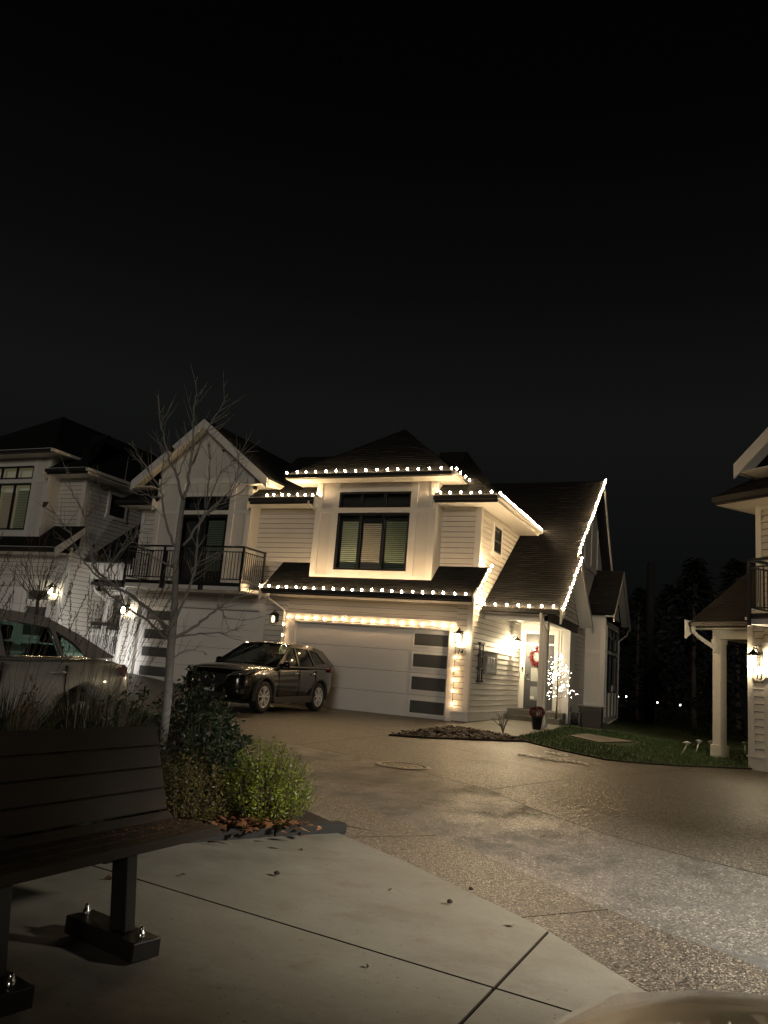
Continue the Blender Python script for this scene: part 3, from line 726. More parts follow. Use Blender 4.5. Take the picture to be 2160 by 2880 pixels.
    wall_poly(T,[(gx,a,b) for a,b in P],(-.12,0,0)); siding_right(T,gx+.001,0,0,0,0,[(22.12,3.12+uz),(26.7,3.12+uz),(24.42,F0(24.42)-.18),(22.35,F0(22.35)-.16)])
    # soffits under the rakes
    def rsoff(x0,x1,ya,za,yb,zb):
        wall_poly(T,[(x0,ya,za-.10),(x1,ya,za-.10),(x1,yb,zb-.10),(x0,yb,zb-.10)],(0,0,-.02),M['soffit'],'soffit')
    rsoff(gx,-4.25,ye+.05,F0(ye+.05),24.42,F0(24.42)); rsoff(gx,-4.25,24.42,F0(24.42),27.0,F0(24.42)-.70*2.58)
    # gable vent panel frame
    for (a,b,c,d) in ((23.5,23.58,3.2,4.1),(24.2,24.28,3.2,4.4),(23.42,25.4,3.12,3.2)):
        B(T,'trim_board',M['trim'],gx+.0,a,c+uz,gx+.05,b,d+uz)
    hx = -4.75
    P = [(24.3,0),(33.0,0),(33.0,F0(ry)-1.05*3.2),(ry,F0(ry)-.12),(24.3,F0(24.3)-.10)]
    wall_poly(T,[(hx,26.5,0),(hx,33.0,0),(hx,33.0,5.1+uz),(hx,ry,F0(ry)-.14),(hx,26.5,F0(26.5)-.14)],(-.2,0,0),M['panel'])
    siding_right(T,hx+.001,0,0,0,0,[(26.5,.05),(28.8,.05),(28.8,5.3+uz),(26.5,5.3+uz)])
    rsoff(hx,xr-.03,24.6,F0(24.6),ry,F0(ry)); rsoff(hx,xr-.03,ry,F0(ry),33.2,F0(ry)-1.05*3.48)
    B(T,'trim_board',M['trim'],hx+.02,26.9,5.30+uz,hx+.05,32.4,5.46+uz)
    for a in (28.2,29.6,31.0): B(T,'batten',M['trim'],hx+.002,a,5.46+uz,hx+.028,a+.08,F0(min(a,29.7))-.25 if a<ry else F0(ry)-1.05*(a-ry)-.3)
    B(T,'corner_board',M['trim'],hx+.002,26.5,0.05,hx+.03,26.63,3.0+uz)
    # ---- porch: beam, post, ceiling
    pbz0,pbz1 = 2.85,3.13+uz*.9
    B(T,'porch_beam',M['trim'],-6.44,22.12,pbz0,-4.86,22.30,pbz1); B(T,'porch_beam',M['trim'],-4.86,22.10,pbz0-.0,-4.64,25.7,pbz1)
    B(T,'soffit',M['soffit'],-6.44,22.30,pbz1-.06,-4.86,26.5,pbz1-.03); B(T,'fascia',M['gutter'],-6.44,ye-.02,F0(ye)-.14,-4.26,ye+.02,F0(ye)-.01); B(T,'gutter',M['gutter'],-6.42,ye-.12,F0(ye)-.12,-4.28,ye-.022,F0(ye)-.02)
    B(T,'soffit',M['soffit'],-6.44,ye+.02,F0(ye)-.16,-4.64,22.12,F0(ye)-.14)
    B(T,'porch_post',M['trim'],-4.865,22.105,.32,-4.645,22.325,pbz0); B(T,'post_base',M['trim'],-4.90,22.07,0.02,-4.61,22.36,.32,bevel=.008)
    B(T,'porch_pilaster',M['trim'],-4.86,25.6,.02,-4.66,26.5,pbz0)
    # ---- door wall
    B(T,'wall',M['panel'],-6.49,26.5,0,-4.75,26.7,F0(26.5)-.3)
    B(T,'trim_board',M['trim'],-6.40,26.46,.34,-6.27,26.5,2.87); B(T,'trim_board',M['trim'],-5.33,26.46,.34,-5.20,26.5,2.87); B(T,'trim_board',M['trim'],-6.27,26.46,2.75,-5.33,26.5,2.87); B(T,'trim_board',M['trim'],-6.27,26.46,2.40,-5.33,26.5,2.46)
    for a in (-5.12,-4.97): B(T,'batten',M['trim'],a-.012,26.47,.34,a+.012,26.5,2.95)
    fr = B(T,'transom_window',M['frame'],-6.265,26.485,2.465,-5.335,26.499,2.745); sub(B(T,'pane',M['garglass'],-6.24,26.475,2.49,-5.36,26.484,2.72),fr)
    dr = B(T,'front_door',M['door'],-6.265,26.44,.36,-5.335,26.485,2.395)
    sub(B(T,'door_glass',M['doorpanel'],-6.06,26.425,1.82,-5.52,26.439,2.29),dr); 
    for c,d in ((1.22,1.65),(.62,1.05)):
        sub(B(T,'door_panel',M['doorpanel'] if main else M['door'],-6.05,26.428,c,-5.55,26.439,d),dr)
    b = MB(); b.lathe([(0,-.05),(.028,-.045),(.03,-.02),(.015,0)],(-6.18,26.435,1.44),'y',10); sub(b.build('deadbolt',M['chrome'],T),dr)
    b = MB(); b.tube([(-6.18,26.43,1.27),(-6.18,26.38,1.27),(-6.07,26.375,1.275)],.014,8); sub(b.build('handle',M['chrome'],T),dr)
    b = MB(); 
    if main: B(T,'door_notice',M['white'],-6.04,26.415,.66,-5.92,26.427,.74)
    # ---- stoop
    B(T,'stoop',M['concrete_step'],-6.44,25.1,.0,-4.72,26.46,.335,bevel=.012); B(T,'step',M['concrete_step'],-6.42,24.72,.0,-4.74,25.098,.17,bevel=.012)
    # ---- right rear wing
    rw = [(-4.05,28.8),(-4.05,32.6)]
    wt = 3.72+uz*.8
    B(T,'wall',M['panel'],-4.73,28.8,0,-4.06,32.6,wt)
    B(T,'corner_board',M['trim'],-4.20,28.775,.05,-4.03,28.8,wt); B(T,'corner_board',M['trim'],-4.06,28.801,.05,-4.028,28.95,wt)
    B(T,'trim_board',M['trim'],-4.72,28.778,2.35,-4.22,28.8,2.47); B(T,'trim_board',M['trim'],-4.72,28.778,.55,-4.22,28.8,.67); B(T,'trim_board',M['trim'],-4.72,28.778,wt-.16,-4.22,28.8,wt-.02)
    for (a,b,c,d) in ((29.15,29.27,.2,3.35),(30.05,30.15,.2,3.3),(30.95,31.05,.2,3.3),(31.75,31.87,.2,3.35)): B(T,'trim_board',M['trim'],-4.06,a,c,-4.025,b,d)
    for a,b in ((29.27,30.05),(30.15,30.95),(31.05,31.75)):
        for c,d in ((2.5,3.28),(1.05,2.36)):
            B(T,'window_back',M['darkroom'],-4.058,a,c,-4.048,b,d); window_unit(T,a+.005,b-.005,c,d,-4.046,[],axis='right',fw=.04)
    B(T,'trim_board',M['trim'],-4.06,29.27,2.37,-4.03,31.75,2.49)
    wy,wz,wp = 28.55,3.72+uz*.8,30.9
    wpz = wz+.77*(wp-wy)
    roof_face(T,[(-5.6,wy,wz),(-3.72,wy,wz),(-3.72,wp,wpz),(-5.6,wp,wpz)],expo=.18,tab=.4); roof_face(T,[(-5.6,2*wp-wy,wz),(-3.72,2*wp-wy,wz),(-3.72,wp,wpz),(-5.6,wp,wpz)],expo=.3,tab=.6)
    rake(-3.70,wy-.1,wz-.07,wp,wpz); rake(-3.70,wp,wpz,2*wp-wy+.1,wz-.07)
    rsoff(-4.05,-3.76,wy,wz,wp,wpz); rsoff(-4.05,-3.76,wp,wpz,2*wp-wy,wz)
    wall_poly(T,[(-4.06,28.8,wt-.2),(-4.06,32.6,wt-.2),(-4.06,32.6,wt+.1),(-4.06,wp,wpz-.14),(-4.06,28.8,wt+.1)],(-.1,0,0),M['panel'])
    # ---- spouts
    downspout(T,[(-12.40,20.08,3.12+uz),(-12.40,20.08,2.98+uz),(-12.30,20.93,2.72+uz),(-12.28,20.94,.1)])
    downspout(T,[(-4.76,21.72,F0(ye)-.10),(-4.76,21.72,F0(ye)-.28),(-4.66,22.04,2.55),(-4.66,22.05,.36),(-4.62,22.0,.2),(-4.62,21.92,.05)])
    downspout(T,[(-11.62,20.52,6.02+uz),(-11.62,20.52,5.88+uz),(-11.50,21.24,5.65+uz),(-11.50,21.25,4.2+uz)],.036)
    downspout(T,[(-3.66,32.3,3.45),(-3.7,32.0,3.2),(-3.98,31.9,2.95),(-3.98,31.9,.12),(-4.0,29.3,-.05)],.036)
    return T
M['blind_green'] = paint('blind_slat_green', (.62,.68,.55), .5, .05); M['blind_pink'] = paint('blind_slat_warm', (.72,.62,.55), .5, .05); M['blind_moss'] = paint('blind_slat_moss', (.32,.38,.29), .5, .05)
H14 = unit_a('pale two-storey townhouse number 14 outlined with string lights, garage behind the dark SUV', (-9.5,21.0,0.0))
H16 = unit_a('unlit pale townhouse number 16 behind the silver car, at the left edge', (-23.7,20.5,.66), uz=.35, main=False)
def unit_b(label, loc, rz=0.0):
    """gabled unit with a balcony over the garage; local frame: x right from its left corner, y into the house"""
    T = thing('townhouse', label, 'house', loc, rz, world=True); T['_o'] = [0, 0, 0]
    B = slab_box
    gl, gr, gh = .62, 5.25, 2.43
    B(T,'wall',M['lap_shade'],.02,0,-.3,gl,.25,3.1); B(T,'wall',M['lap_shade'],gr,0,-.3,5.49,.25,3.1); B(T,'wall',M['lap_shade'],gl,0,gh,gr,.25,3.1)
    siding_front(T,0,.13,.38,.28,3.1); siding_front(T,0,.38,5.49,2.64,3.1)
    B(T,'trim_board',M['trim'],.38,-.028,-.02,gl+.004,0,2.43); B(T,'trim_board',M['trim'],gr-.004,-.028,-.02,5.49,0,2.43); B(T,'trim_board',M['trim'],.36,-.034,2.433,5.49,0,2.63)
    B(T,'corner_board',M['trim'],-.004,-.03,.283,.13,0,3.1); B(T,'skirt_board',M['trim'],-.004,-.032,-.12,.377,0,.25); B(T,'drip_cap',M['trim'],-.03,-.055,.252,.38,0,.28)
    B(T,'jamb',M['trim'],gl-.001,0,0,gl+.03,.2,gh); B(T,'jamb',M['trim'],gr-.03,0,0,gr+.001,.2,gh); B(T,'jamb',M['trim'],gl+.03,0,gh-.03,gr-.03,.2,gh+.001)
    garage_door(T, gl+.032, gr-.032, gh-.032, .15, [(.17,.47),(.78,1.08),(1.34,1.64),(1.95,2.25)], .88, 1.96)
    B(T,'belt_trim',M['trim'],-.04,-.06,3.10,1.02,.28,3.16); B(T,'trim_board',M['trim'],-.004,-.03,3.162,1.0,.27,3.30)
    wall_poly(T,[(.02,0,-.3),(.02,9,-.3),(.02,9,5.7),(.02,.3,5.7),(.02,.3,3.1),(.02,0,3.1)],(.2,0,0))
    B(T,'wall',M['lap_shade'],.02,.3,3.0,5.0,.5,5.7); siding_front(T,.3,.13,1.0,3.31,5.64)
    B(T,'corner_board',M['trim'],-.004,.27,3.31,.13,.3,5.66); B(T,'trim_board',M['trim'],.135,.272,5.56,1.0,.3,5.66)
    # ---- gabled bay
    a0,a1,by = 1.0,4.70,-.25
    wx0,wx1 = 2.05,3.87
    zb = 3.08
    def PB(x0,za,x1,zz): return B(T,'bay_wall',M['panel'],x0,by+.02,za,x1,by+.14,zz)
    PB(a0+.02,zb,wx0,6.35); PB(wx1,zb,a1-.02,6.35); PB(wx0,5.95,wx1,6.35); PB(wx0,5.36,wx1,5.50)
    rx,rz_ = 2.87,8.42
    wall_poly(T,[(a0+.02,by+.02,6.351),(a1-.02,by+.02,6.351),(a1-.02,by+.02,7.0),(rx,by+.02,8.36),(a0+.02,by+.02,7.0)],(0,.12,0),M['panel'],'gable_wall')
    B(T,'bay_side',M['panel'],a1-.12,by+.14,zb,a1-.004,.3,6.9); B(T,'bay_side',M['panel'],a0+.004,by+.14,zb,a0+.12,.3,6.9)
    for x0,x1 in ((a0,a0+.17),(a1-.17,a1),(wx0-.19,wx0+.004),(wx1-.004,wx1+.19)): B(T,'trim_board',M['trim'],x0,by-.012,zb,x1,by+.02,6.38)
    B(T,'trim_board',M['trim'],a0-.02,by-.025,6.382,a1+.02,by+.02,6.56)
    for x0,x1 in ((a0+.17,wx0-.19),(wx1+.19,a1-.17)): B(T,'trim_board',M['trim'],x0,by-.008,5.37,x1,by+.02,5.50)
    B(T,'trim_board',M['trim'],wx0+.004,by-.012,5.37,wx1-.004,by+.02,5.49); B(T,'trim_board',M['trim'],wx0+.004,by-.012,5.955,wx1-.004,by+.02,6.07)
    for bxx in (1.75,2.84,3.93): 
        h = 8.36-.74*abs(bxx-rx)-.25
        B(T,'batten',M['trim'],bxx-.03,by-.008,6.562,bxx+.03,by+.02,h)
    fr = window_unit(T,wx0+.006,wx1-.006,5.505,5.945,by+.03,[wx0+.6,wx0+1.2],fw=.055)
    dr = window_unit(T,wx0+.006,wx1-.006,3.10,5.355,by+.03,[wx0+.92],name='balcony_door',fw=.085)
    B(T,'window_back',M['darkroom'],wx0,by+.35,3.1,wx1,by+.38,5.95)
    blind(T,wx0+1.0,wx1-.12,3.6,5.22,by+.17,0,M['blind_moss'])
    # roof planes of the gable, barge boards, soffits
    r0,r1,rs = .25,5.48,.766
    yb,ye = -.72,6.0
    el = rz_-rs*(rx-r0)
    roof_face(T,[(r1,yb,rz_-rs*(r1-rx)),(r1,ye,rz_-rs*(r1-rx)),(rx,ye,rz_),(rx,yb,rz_)]); roof_face(T,[(r0,ye,el),(r0,yb,el),(rx,yb,rz_),(rx,ye,rz_)])
    for xe in (r0,r1):
        ze = rz_-rs*abs(xe-rx)
        wall_poly(T,[(xe,yb-.01,ze-.02),(rx,yb-.01,rz_-.02),(rx,yb-.01,rz_-.30),(xe,yb-.01,ze-.34)],(0,-.04,0),M['trim'],'barge_board')
        wall_poly(T,[(xe,yb+.02,ze-.10),(rx,yb+.02,rz_-.10),(rx,by+.015,rz_-.10),(xe,by+.015,ze-.10)],(0,0,-.02),M['soffit'],'soffit')
        s_ = 1 if xe > rx else -1
        B(T,'fascia',M['trim'],xe-.02*s_,yb+.03,ze-.22,xe+.015*s_,1.2,ze-.06)
        wall_poly(T,[(xe-.03*s_,yb+.03,ze-.20),(xe-.03*s_,1.2,ze-.20),(xe-.8*s_,1.2,ze-.20),(xe-.8*s_,yb+.03,ze-.20)],(0,0,.02),M['soffit'],'soffit')
    # left mid eave
    B(T,'soffit',M['soffit'],-.48,-.38,5.66,a0-.01,.27,5.69); B(T,'soffit',M['soffit'],-.48,.275,5.66,-.01,5,5.69)
    B(T,'fascia',M['gutter'],-.52,-.42,5.65,a0+.02,-.38,5.83); B(T,'gutter',M['gutter'],-.53,-.52,5.70,a0+.02,-.422,5.81); B(T,'fascia',M['trim'],-.52,-.379,5.65,-.48,5,5.83)
    wall_poly(T,[(a0+.02,-.53,5.85),(a0+.02,-.2,5.85),(a0+.02,-.2,5.62),(a0+.02,-.53,5.45)],(.035,0,0),M['trim'],'barge_end')
    roof_face(T,[(-.55,-.43,5.84),(a0+.1,-.43,5.84),(a0+.1,2.2,7.82),(2.1,2.2,7.82)]) ; roof_face(T,[(-.55,5,5.84),(-.55,-.43,5.84),(2.1,2.2,7.82),(2.1,5,7.82)])
    # ---- left side roof and porch
    F0 = lambda y: 3.47+.70*(y-1.23)
    roof_face(T,[(-2.27,.8,F0(.8)),(0,.8,F0(.8)),(0,8.72,F0(8.72)),(-2.12,8.72,F0(8.72)),(-2.12,3.42,F0(3.42)),(-2.27,3.42,F0(3.42))])
    roof_face(T,[(-2.12,12.2,F0(8.72)-3.65),(5.4,12.2,F0(8.72)-3.65),(5.4,8.72,F0(8.72)),(-2.12,8.72,F0(8.72))],expo=.4,tab=1)
    roof_face(T,[(0,5.2,F0(5.2)),(5.4,5.2,F0(5.2)),(5.4,8.72,F0(8.72)),(0,8.72,F0(8.72))],expo=.4,tab=1)
    for ya,za,y2,z2,x in ((.68,F0(.68),3.42,F0(3.42),-2.28),(3.42,F0(3.42),6.1,F0(3.42)-.7*2.68,-2.28),(3.6,F0(3.6),8.72,F0(8.72),-2.13)):
        wall_poly(T,[(x,ya,za-.02),(x,y2,z2-.02),(x,y2,z2-.22),(x,ya,za-.22)],(.05,0,0),M['trim'],'rake_board')
    wall_poly(T,[(-2.26,.62,F0(.8)+.03),(-2.26,1.1,F0(.8)+.03),(-2.26,1.02,F0(.8)-.14),(-2.26,.62,F0(.8)-.42)],(.045,0,0),M['trim'],'barge_end')
    B(T,'fascia',M['gutter'],-2.22,.78,F0(.8)-.14,0,.82,F0(.8)-.01); B(T,'gutter',M['gutter'],-2.2,.69,F0(.8)-.12,-.02,.778,F0(.8)-.02)
    B(T,'soffit',M['soffit'],-2.2,.82,F0(.8)-.17,0,1.12,F0(.8)-.15)
    B(T,'porch_beam',M['trim'],-1.62,1.12,2.78,-.0,1.30,3.04); B(T,'porch_beam',M['trim'],-1.84,1.10,2.78,-1.62,4.7,3.04)
    B(T,'porch_post',M['trim'],-1.84,1.105,.32,-1.62,1.325,2.78); B(T,'post_base',M['trim'],-1.88,1.07,-.1,-1.58,1.36,.32,bevel=.008); B(T,'post_collar',M['trim'],-1.86,1.085,2.66,-1.60,1.345,2.775)
    wall_poly(T,[(-1.72,1.1,3.0),(-1.72,5.7,3.0),(-1.72,3.42,F0(3.42)-.16)],(.1,0,0)); wall_poly(T,[(-1.70,5.5,-.2),(-1.70,11.5,-.2),(-1.70,11.5,F0(8.72)-3.1),(-1.70,8.72,F0(8.72)-.15),(-1.70,5.5,F0(5.5)-.15)],(.1,0,0))
    B(T,'wall',M['panel'],-1.70,5.5,-.2,0,5.6,3.5)
    downspout(T,[(-2.08,.72,3.05),(-2.08,.72,2.92),(-2.02,.80,2.82),(-1.73,1.07,2.55),(-1.73,1.06,2.45)],.05)
    # ---- balcony
    bl0,bl1,bf = 1.15,5.42,-1.45
    B(T,'balcony_floor',M['trim'],bl0,bf,2.86,bl1,by-.03,3.05); B(T,'balcony_edge',M['black'],bl0-.02,bf-.03,2.97,bl1+.02,bf-.002,3.07); B(T,'balcony_edge',M['black'],bl1+.002,bf-.002,2.97,bl1+.03,by-.03,3.07)
    rl = thing_part(T,'railing')
    rt,rb = 4.13,3.17
    b = MB(); b.box(bl0-.02,bf-.05,rt-.03,bl1+.03,bf+.01,rt+.02); b.build('top_rail',M['black'],rl)
    b = MB(); b.box(bl1-.02,bf+.012,rt-.03,bl1+.04,by-.05,rt+.02); b.build('top_rail',M['black'],rl)
    b = MB(); b.box(bl0-.02,bf+.012,rt-.03,bl0+.04,by-.05,rt+.02); b.build('top_rail',M['black'],rl)
    for x0,y0,x1,y1 in ((bl0,bf-.035,bl1,bf-.005),(bl1-.005,bf,bl1+.025,by-.06),(bl0-.01,bf,bl0+.02,by-.06)):
        for z in (rb,rt-.15):
            b = MB(); b.box(x0,y0,z-.015,x1,y1,z+.015); b.build('rail',M['black'],rl)
    for i in range(4):
        x = bl0+(bl1-bl0)*i/3; b = MB(); b.box(x-.03,bf-.05,2.83,x+.03,bf+.005,rt-.031); b.build('rail_post',M['black'],rl)
        if i in (1,2): b = MB(); b.box(x+.07,bf-.05,2.83,x+.12,bf+.005,rt-.15); b.build('rail_post',M['black'],rl)
    b = MB(); b.box(bl1-.015,by-.12,2.83,bl1+.035,by-.065,rt-.031); b.build('rail_post',M['black'],rl)
    x = bl0+.11
    while x < bl1-.05:
        b = MB(); b.box(x-.008,bf-.03,rb+.016,x+.008,bf-.012,rt-.166); b.build('baluster',M['black'],rl); x += .108
    y = bf+.10
    while y < by-.15:
        for xx in (bl0+.005,bl1+.01): b = MB(); b.box(xx-.008,y-.008,rb+.016,xx+.008,y+.008,rt-.166); b.build('baluster',M['black'],rl)
        y += .108
    return T
def thing_part(T, name):
    o = bpy.data.objects.new(name, None); COL.objects.link(o); o.parent = T; o.empty_display_size = .1; return o
H15 = unit_b('pale gabled townhouse number 15 with a black balcony railing, left of the lit house', (-18.45,21.0,.25))
H13 = unit_b('pale gabled townhouse number 13 cut off by the right edge', (.315,19.1,-.21), math.atan2(-.6214,.7835))
# ---------------------------------------------------------------- house numbers and wall lanterns
plaque('14', (-6.735,20.955,1.84), 0, 'oval cream number plaque reading 14 under the lantern')
plaque('15', (-18.22,20.955,2.16), 0, 'oval cream number plaque reading 15 on the narrow pier')
plaque('16', (-21.0,20.455,2.50), 0, 'oval cream number plaque reading 16 at far left')
r13 = H13.rotation_euler.z
def l13(x, y, z): return tuple(Matrix.Translation(H13.location) @ Matrix.Rotation(r13, 4, 'Z') @ Vector((x, y, z)))
plaque('13', l13(.30,-.045,1.90), r13, 'oval cream number plaque reading 13 at the right edge')
LG = None
def lit(t, power, off=(0,-.17,-.02), col=(1.0,.76,.42)):
    l = bpy.data.lights.new('lantern_light', 'POINT'); l.energy = power; l.shadow_soft_size = .05; l.color = col
    o = bpy.data.objects.new('lantern_light', l); COL.objects.link(o); o.parent = t; o.location = off
lantern((-6.76,20.97,2.25), 0, 'wall lantern on the pier above number 14')
lantern((-12.56,20.97,2.47), 0, 'faintly lit wall lantern between the two garages', on=False)
lantern((-18.25,20.97,2.48), 0, 'wall lantern above number 15 behind the bare tree', glow='lantern_soft')
lantern((-21.02,20.47,2.95), 0, 'wall lantern above number 16 at far left', glow='lantern_soft')
lantern(l13(.31,-.03,2.25), r13, 'wall lantern above number 13 at the right edge', glow='lantern_mid', size=1.35)
lantern((-6.455,25.25,2.36), R(90), 'bright porch lantern on the side wall left of the front door', glow='lantern_bright')
# ---------------------------------------------------------------- string lights
BULB = None
def bulb_mesh():
    b = MB(); b.lathe([(0,-.030),(.017,-.024),(.026,-.004),(.023,.016),(.014,.034)], n=8)
    b.cur = 1; b.lathe([(.017,.034),(.017,.055),(0,.055)], n=6)
    o = b.build('bulb', [M['bulb'], M['black']]); me = o.data; bpy.data.objects.remove(o); return me
BULB = bulb_mesh()
M['bulb_amber'] = emit('amber_bulb', (1.0, .64, .32), 62)
M['bulb_strong'] = emit('strong_bulb', (1.0, .70, .38), 800)
STRONG = BULB.copy(); STRONG.materials[0] = M['bulb_strong']
AMBER = BULB.copy(); AMBER.materials[0] = M['bulb_amber']
def lights(path, n, label, mesh=None, at_f=None):
    """a run of bulbs on a cable along a polyline"""
    P = [Vector(p) for p in path]
    seg = [(P[i+1]-P[i]).length for i in range(len(P)-1)]; tot = sum(seg)
    def at(s):
        for i, L in enumerate(seg):
            if s <= L or i == len(seg)-1: return P[i].lerp(P[i+1], s/L)
            s -= L
    t = thing('string_lights', label, 'string lights', P[0], world=True)
    pts = []
    for i in range(n):
        q = at(tot*(at_f[i] if at_f else i/(n-1))); pts.append(q)
        o = bpy.data.objects.new('bulb', mesh or BULB); COL.objects.link(o); o.parent = t
        o.location = q-P[0]+Vector((random.uniform(-.018,.018),random.uniform(-.012,.012),random.uniform(-.016,.010))); o.rotation_euler = (R(180)+random.uniform(-.3,.3), random.uniform(-.3,.3), 0)
    cb = []
    for i in range(n-1):
        cb += [pts[i]+Vector((0,.0,-.05)), pts[i].lerp(pts[i+1],.5)+Vector((0,0,-.062-random.uniform(0,.03)))]
    cb.append(pts[-1]+Vector((0,0,-.05)))
    b = MB(); b.tube(cb, .007, 4); b.build('cable', M['gutter'], t)
    return t
lights([(-12.15,20.03,6.74),(-7.0,20.03,6.74)], 17, 'row of warm bulbs along the topmost front eave')
lights([(-6.90,20.14,6.74),(-6.90,22.6,6.74)], 7, 'short warm bulb row receding from the topmost eave corner')
lights([(-13.1,20.52,6.17),(-11.5,20.52,6.17)], 7, 'short warm bulb row on the small eave left of the big window')
lights([(-7.45,20.52,6.17),(-6.0,20.52,6.17)], 6, 'short warm bulb row on the small eave right of the big window')
lights([(-5.80,20.7,6.17),(-5.80,25.9,6.17)], 25, 'dense bright bulb row receding along the side eave')
lights([(-12.72,20.10,3.33),(-6.42,20.10,3.33)], 22, 'long warm bulb row along the lower eave above the garage')
lights([(-6.17,20.3,3.30),(-6.17,21.55,4.30)], 7, 'short slanted bulb row on the right rake of the garage roof', STRONG)
lights([(-6.38,21.74,3.25),(-4.45,21.74,3.25)], 7, 'bulb row along the porch eave', STRONG)
lights([(-4.17,21.75,3.20),(-4.17,24.35,5.0)], 14, 'slanted bulb row up the porch gable rake')
lights([(-4.31,24.7,5.24),(-4.31,29.75,8.77)], 23, 'long bulb row climbing the tall right gable rake')
lights([(-12.12,20.87,2.53),(-6.96,20.87,2.53)], 18, 'warm bulb row across the trim board over the garage door', AMBER)
lights([(-6.855,20.88,2.33),(-6.855,20.88,.47)], 7, 'vertical bulb row down the pier right of the garage door', AMBER, [0,.07,.34,.51,.67,.82,1])
lights([(-12.27,20.90,2.30),(-12.27,20.90,.75)], 6, 'vertical bulb row down the left garage trim behind the SUV', AMBER)
# ================================================================ ASSUMED STREET LAMP (out of view at right, added to light the near pavement)
def assumed_street_lamp(x, y, h, aim, power):
    t = thing('assumed_street_lamp', 'assumed dark street lamp, out of view at the roadside right of the viewpoint', 'street lamp', (x, y, gz(x, y)))
    b = MB(); b.tube([(0,0,0),(0,0,.25),(0,0,.26),(0,0,h)], [.11,.10,.065,.045], 10); b.build('pole', M['black'], t)
    d = Vector((aim[0]-x, aim[1]-y, 0)).normalized()
    b = MB(); b.tube([(0,0,h-.1),d*.3+Vector((0,0,h+.12)),d*.9+Vector((0,0,h+.18))], .03, 8); b.build('arm', M['black'], t)
    c = d*1.15+Vector((0,0,h+.17)); n = Vector((-d.y,d.x,0))
    b = MB(); b.obox(c, d*.3, n*.13, (0,0,.045)); b.build('lamp_head', M['black'], t, bevel=.02)
    b = MB(); b.obox(c-Vector((0,0,.05)), d*.2, n*.09, (0,0,.004)); b.build('lens', M['lamp_head'], t)
    l = bpy.data.lights.new('assumed_street_lamp_light', 'SPOT'); l.energy = power; l.spot_size = R(66); l.spot_blend = 1.0; l.shadow_soft_size = .22; l.color = (1.0,.92,.78)
    o = bpy.data.objects.new('assumed_street_lamp_light', l); COL.objects.link(o); o.parent = t; o.location = c-Vector((0,0,.07))
    o.rotation_euler = (Vector((aim[0], aim[1], 0))-(Vector((x,y,0))+c)).to_track_quat('-Z','Y').to_euler()
assumed_street_lamp(4.6, 4.4, 2.9, (.2, 5.3), 4000)
# ================================================================ CARS  (local frame: front towards -y, x right of the viewer facing the front)
def boolean_cut(o, cutters):
    for c in cutters:
        md = o.modifiers.new('cut', 'BOOLEAN'); md.operation = 'DIFFERENCE'; md.object = c; md.solver = 'EXACT'
    dg = bpy.context.evaluated_depsgraph_get(); me = bpy.data.meshes.new_from_object(o.evaluated_get(dg))
    o.modifiers.clear(); o.data = me
    for c in cutters: bpy.data.objects.remove(c)
def wheel(parent, x, y, r, side, spokes=5, mat='alloy', w=.21):
    """tyre with its rim as a sub-part; side = +1/-1 outward x"""
    t = MB(); pr = [(r*.66,-w/2*.9),(r*.80,-w/2),(r*.95,-w/2*.96),(r,-w/2*.72),(r,w/2*.72),(r*.95,w/2*.96),(r*.80,w/2),(r*.66,w/2*.9)]
    t.lathe(pr, (x,y,r), 'x', 32); ty = t.build('wheel', M['rubber'], parent)
    m = MB(); s = side
    m.lathe([(r*.68,s*w*.47),(r*.64,s*w*.49),(r*.615,s*w*.40),(r*.60,s*w*.1)], (x,y,r), 'x', 32)
    for k in range(spokes):
        for off in (-.13,.13):
            a = 2*math.pi*k/spokes+off+.3; a2 = 2*math.pi*k/spokes+off*1.9+.3
            p0 = Vector((x+s*w*.42, y+r*.12*math.cos(a), r+r*.12*math.sin(a))); p1 = Vector((x+s*w*.44, y+r*.63*math.cos(a2), r+r*.63*math.sin(a2)))
            d = (p1-p0); n = Vector((0,-d.z,d.y)).normalized(); m.obox((p0+p1)/2, d*.5, n*r*.055, (s*.012,0,0))
    m.lathe([(0,s*w*.47),(r*.10,s*w*.47),(r*.16,s*w*.40)], (x,y,r), 'x', 16)
    sub(m.build('rim', M[mat], parent), ty)
    d = MB(); d.lathe([(0,s*w*.20),(r*.60,s*w*.20)], (x,y,r), 'x', 24); sub(d.build('brake_disc', M['darkalloy'], parent), ty)
    return ty
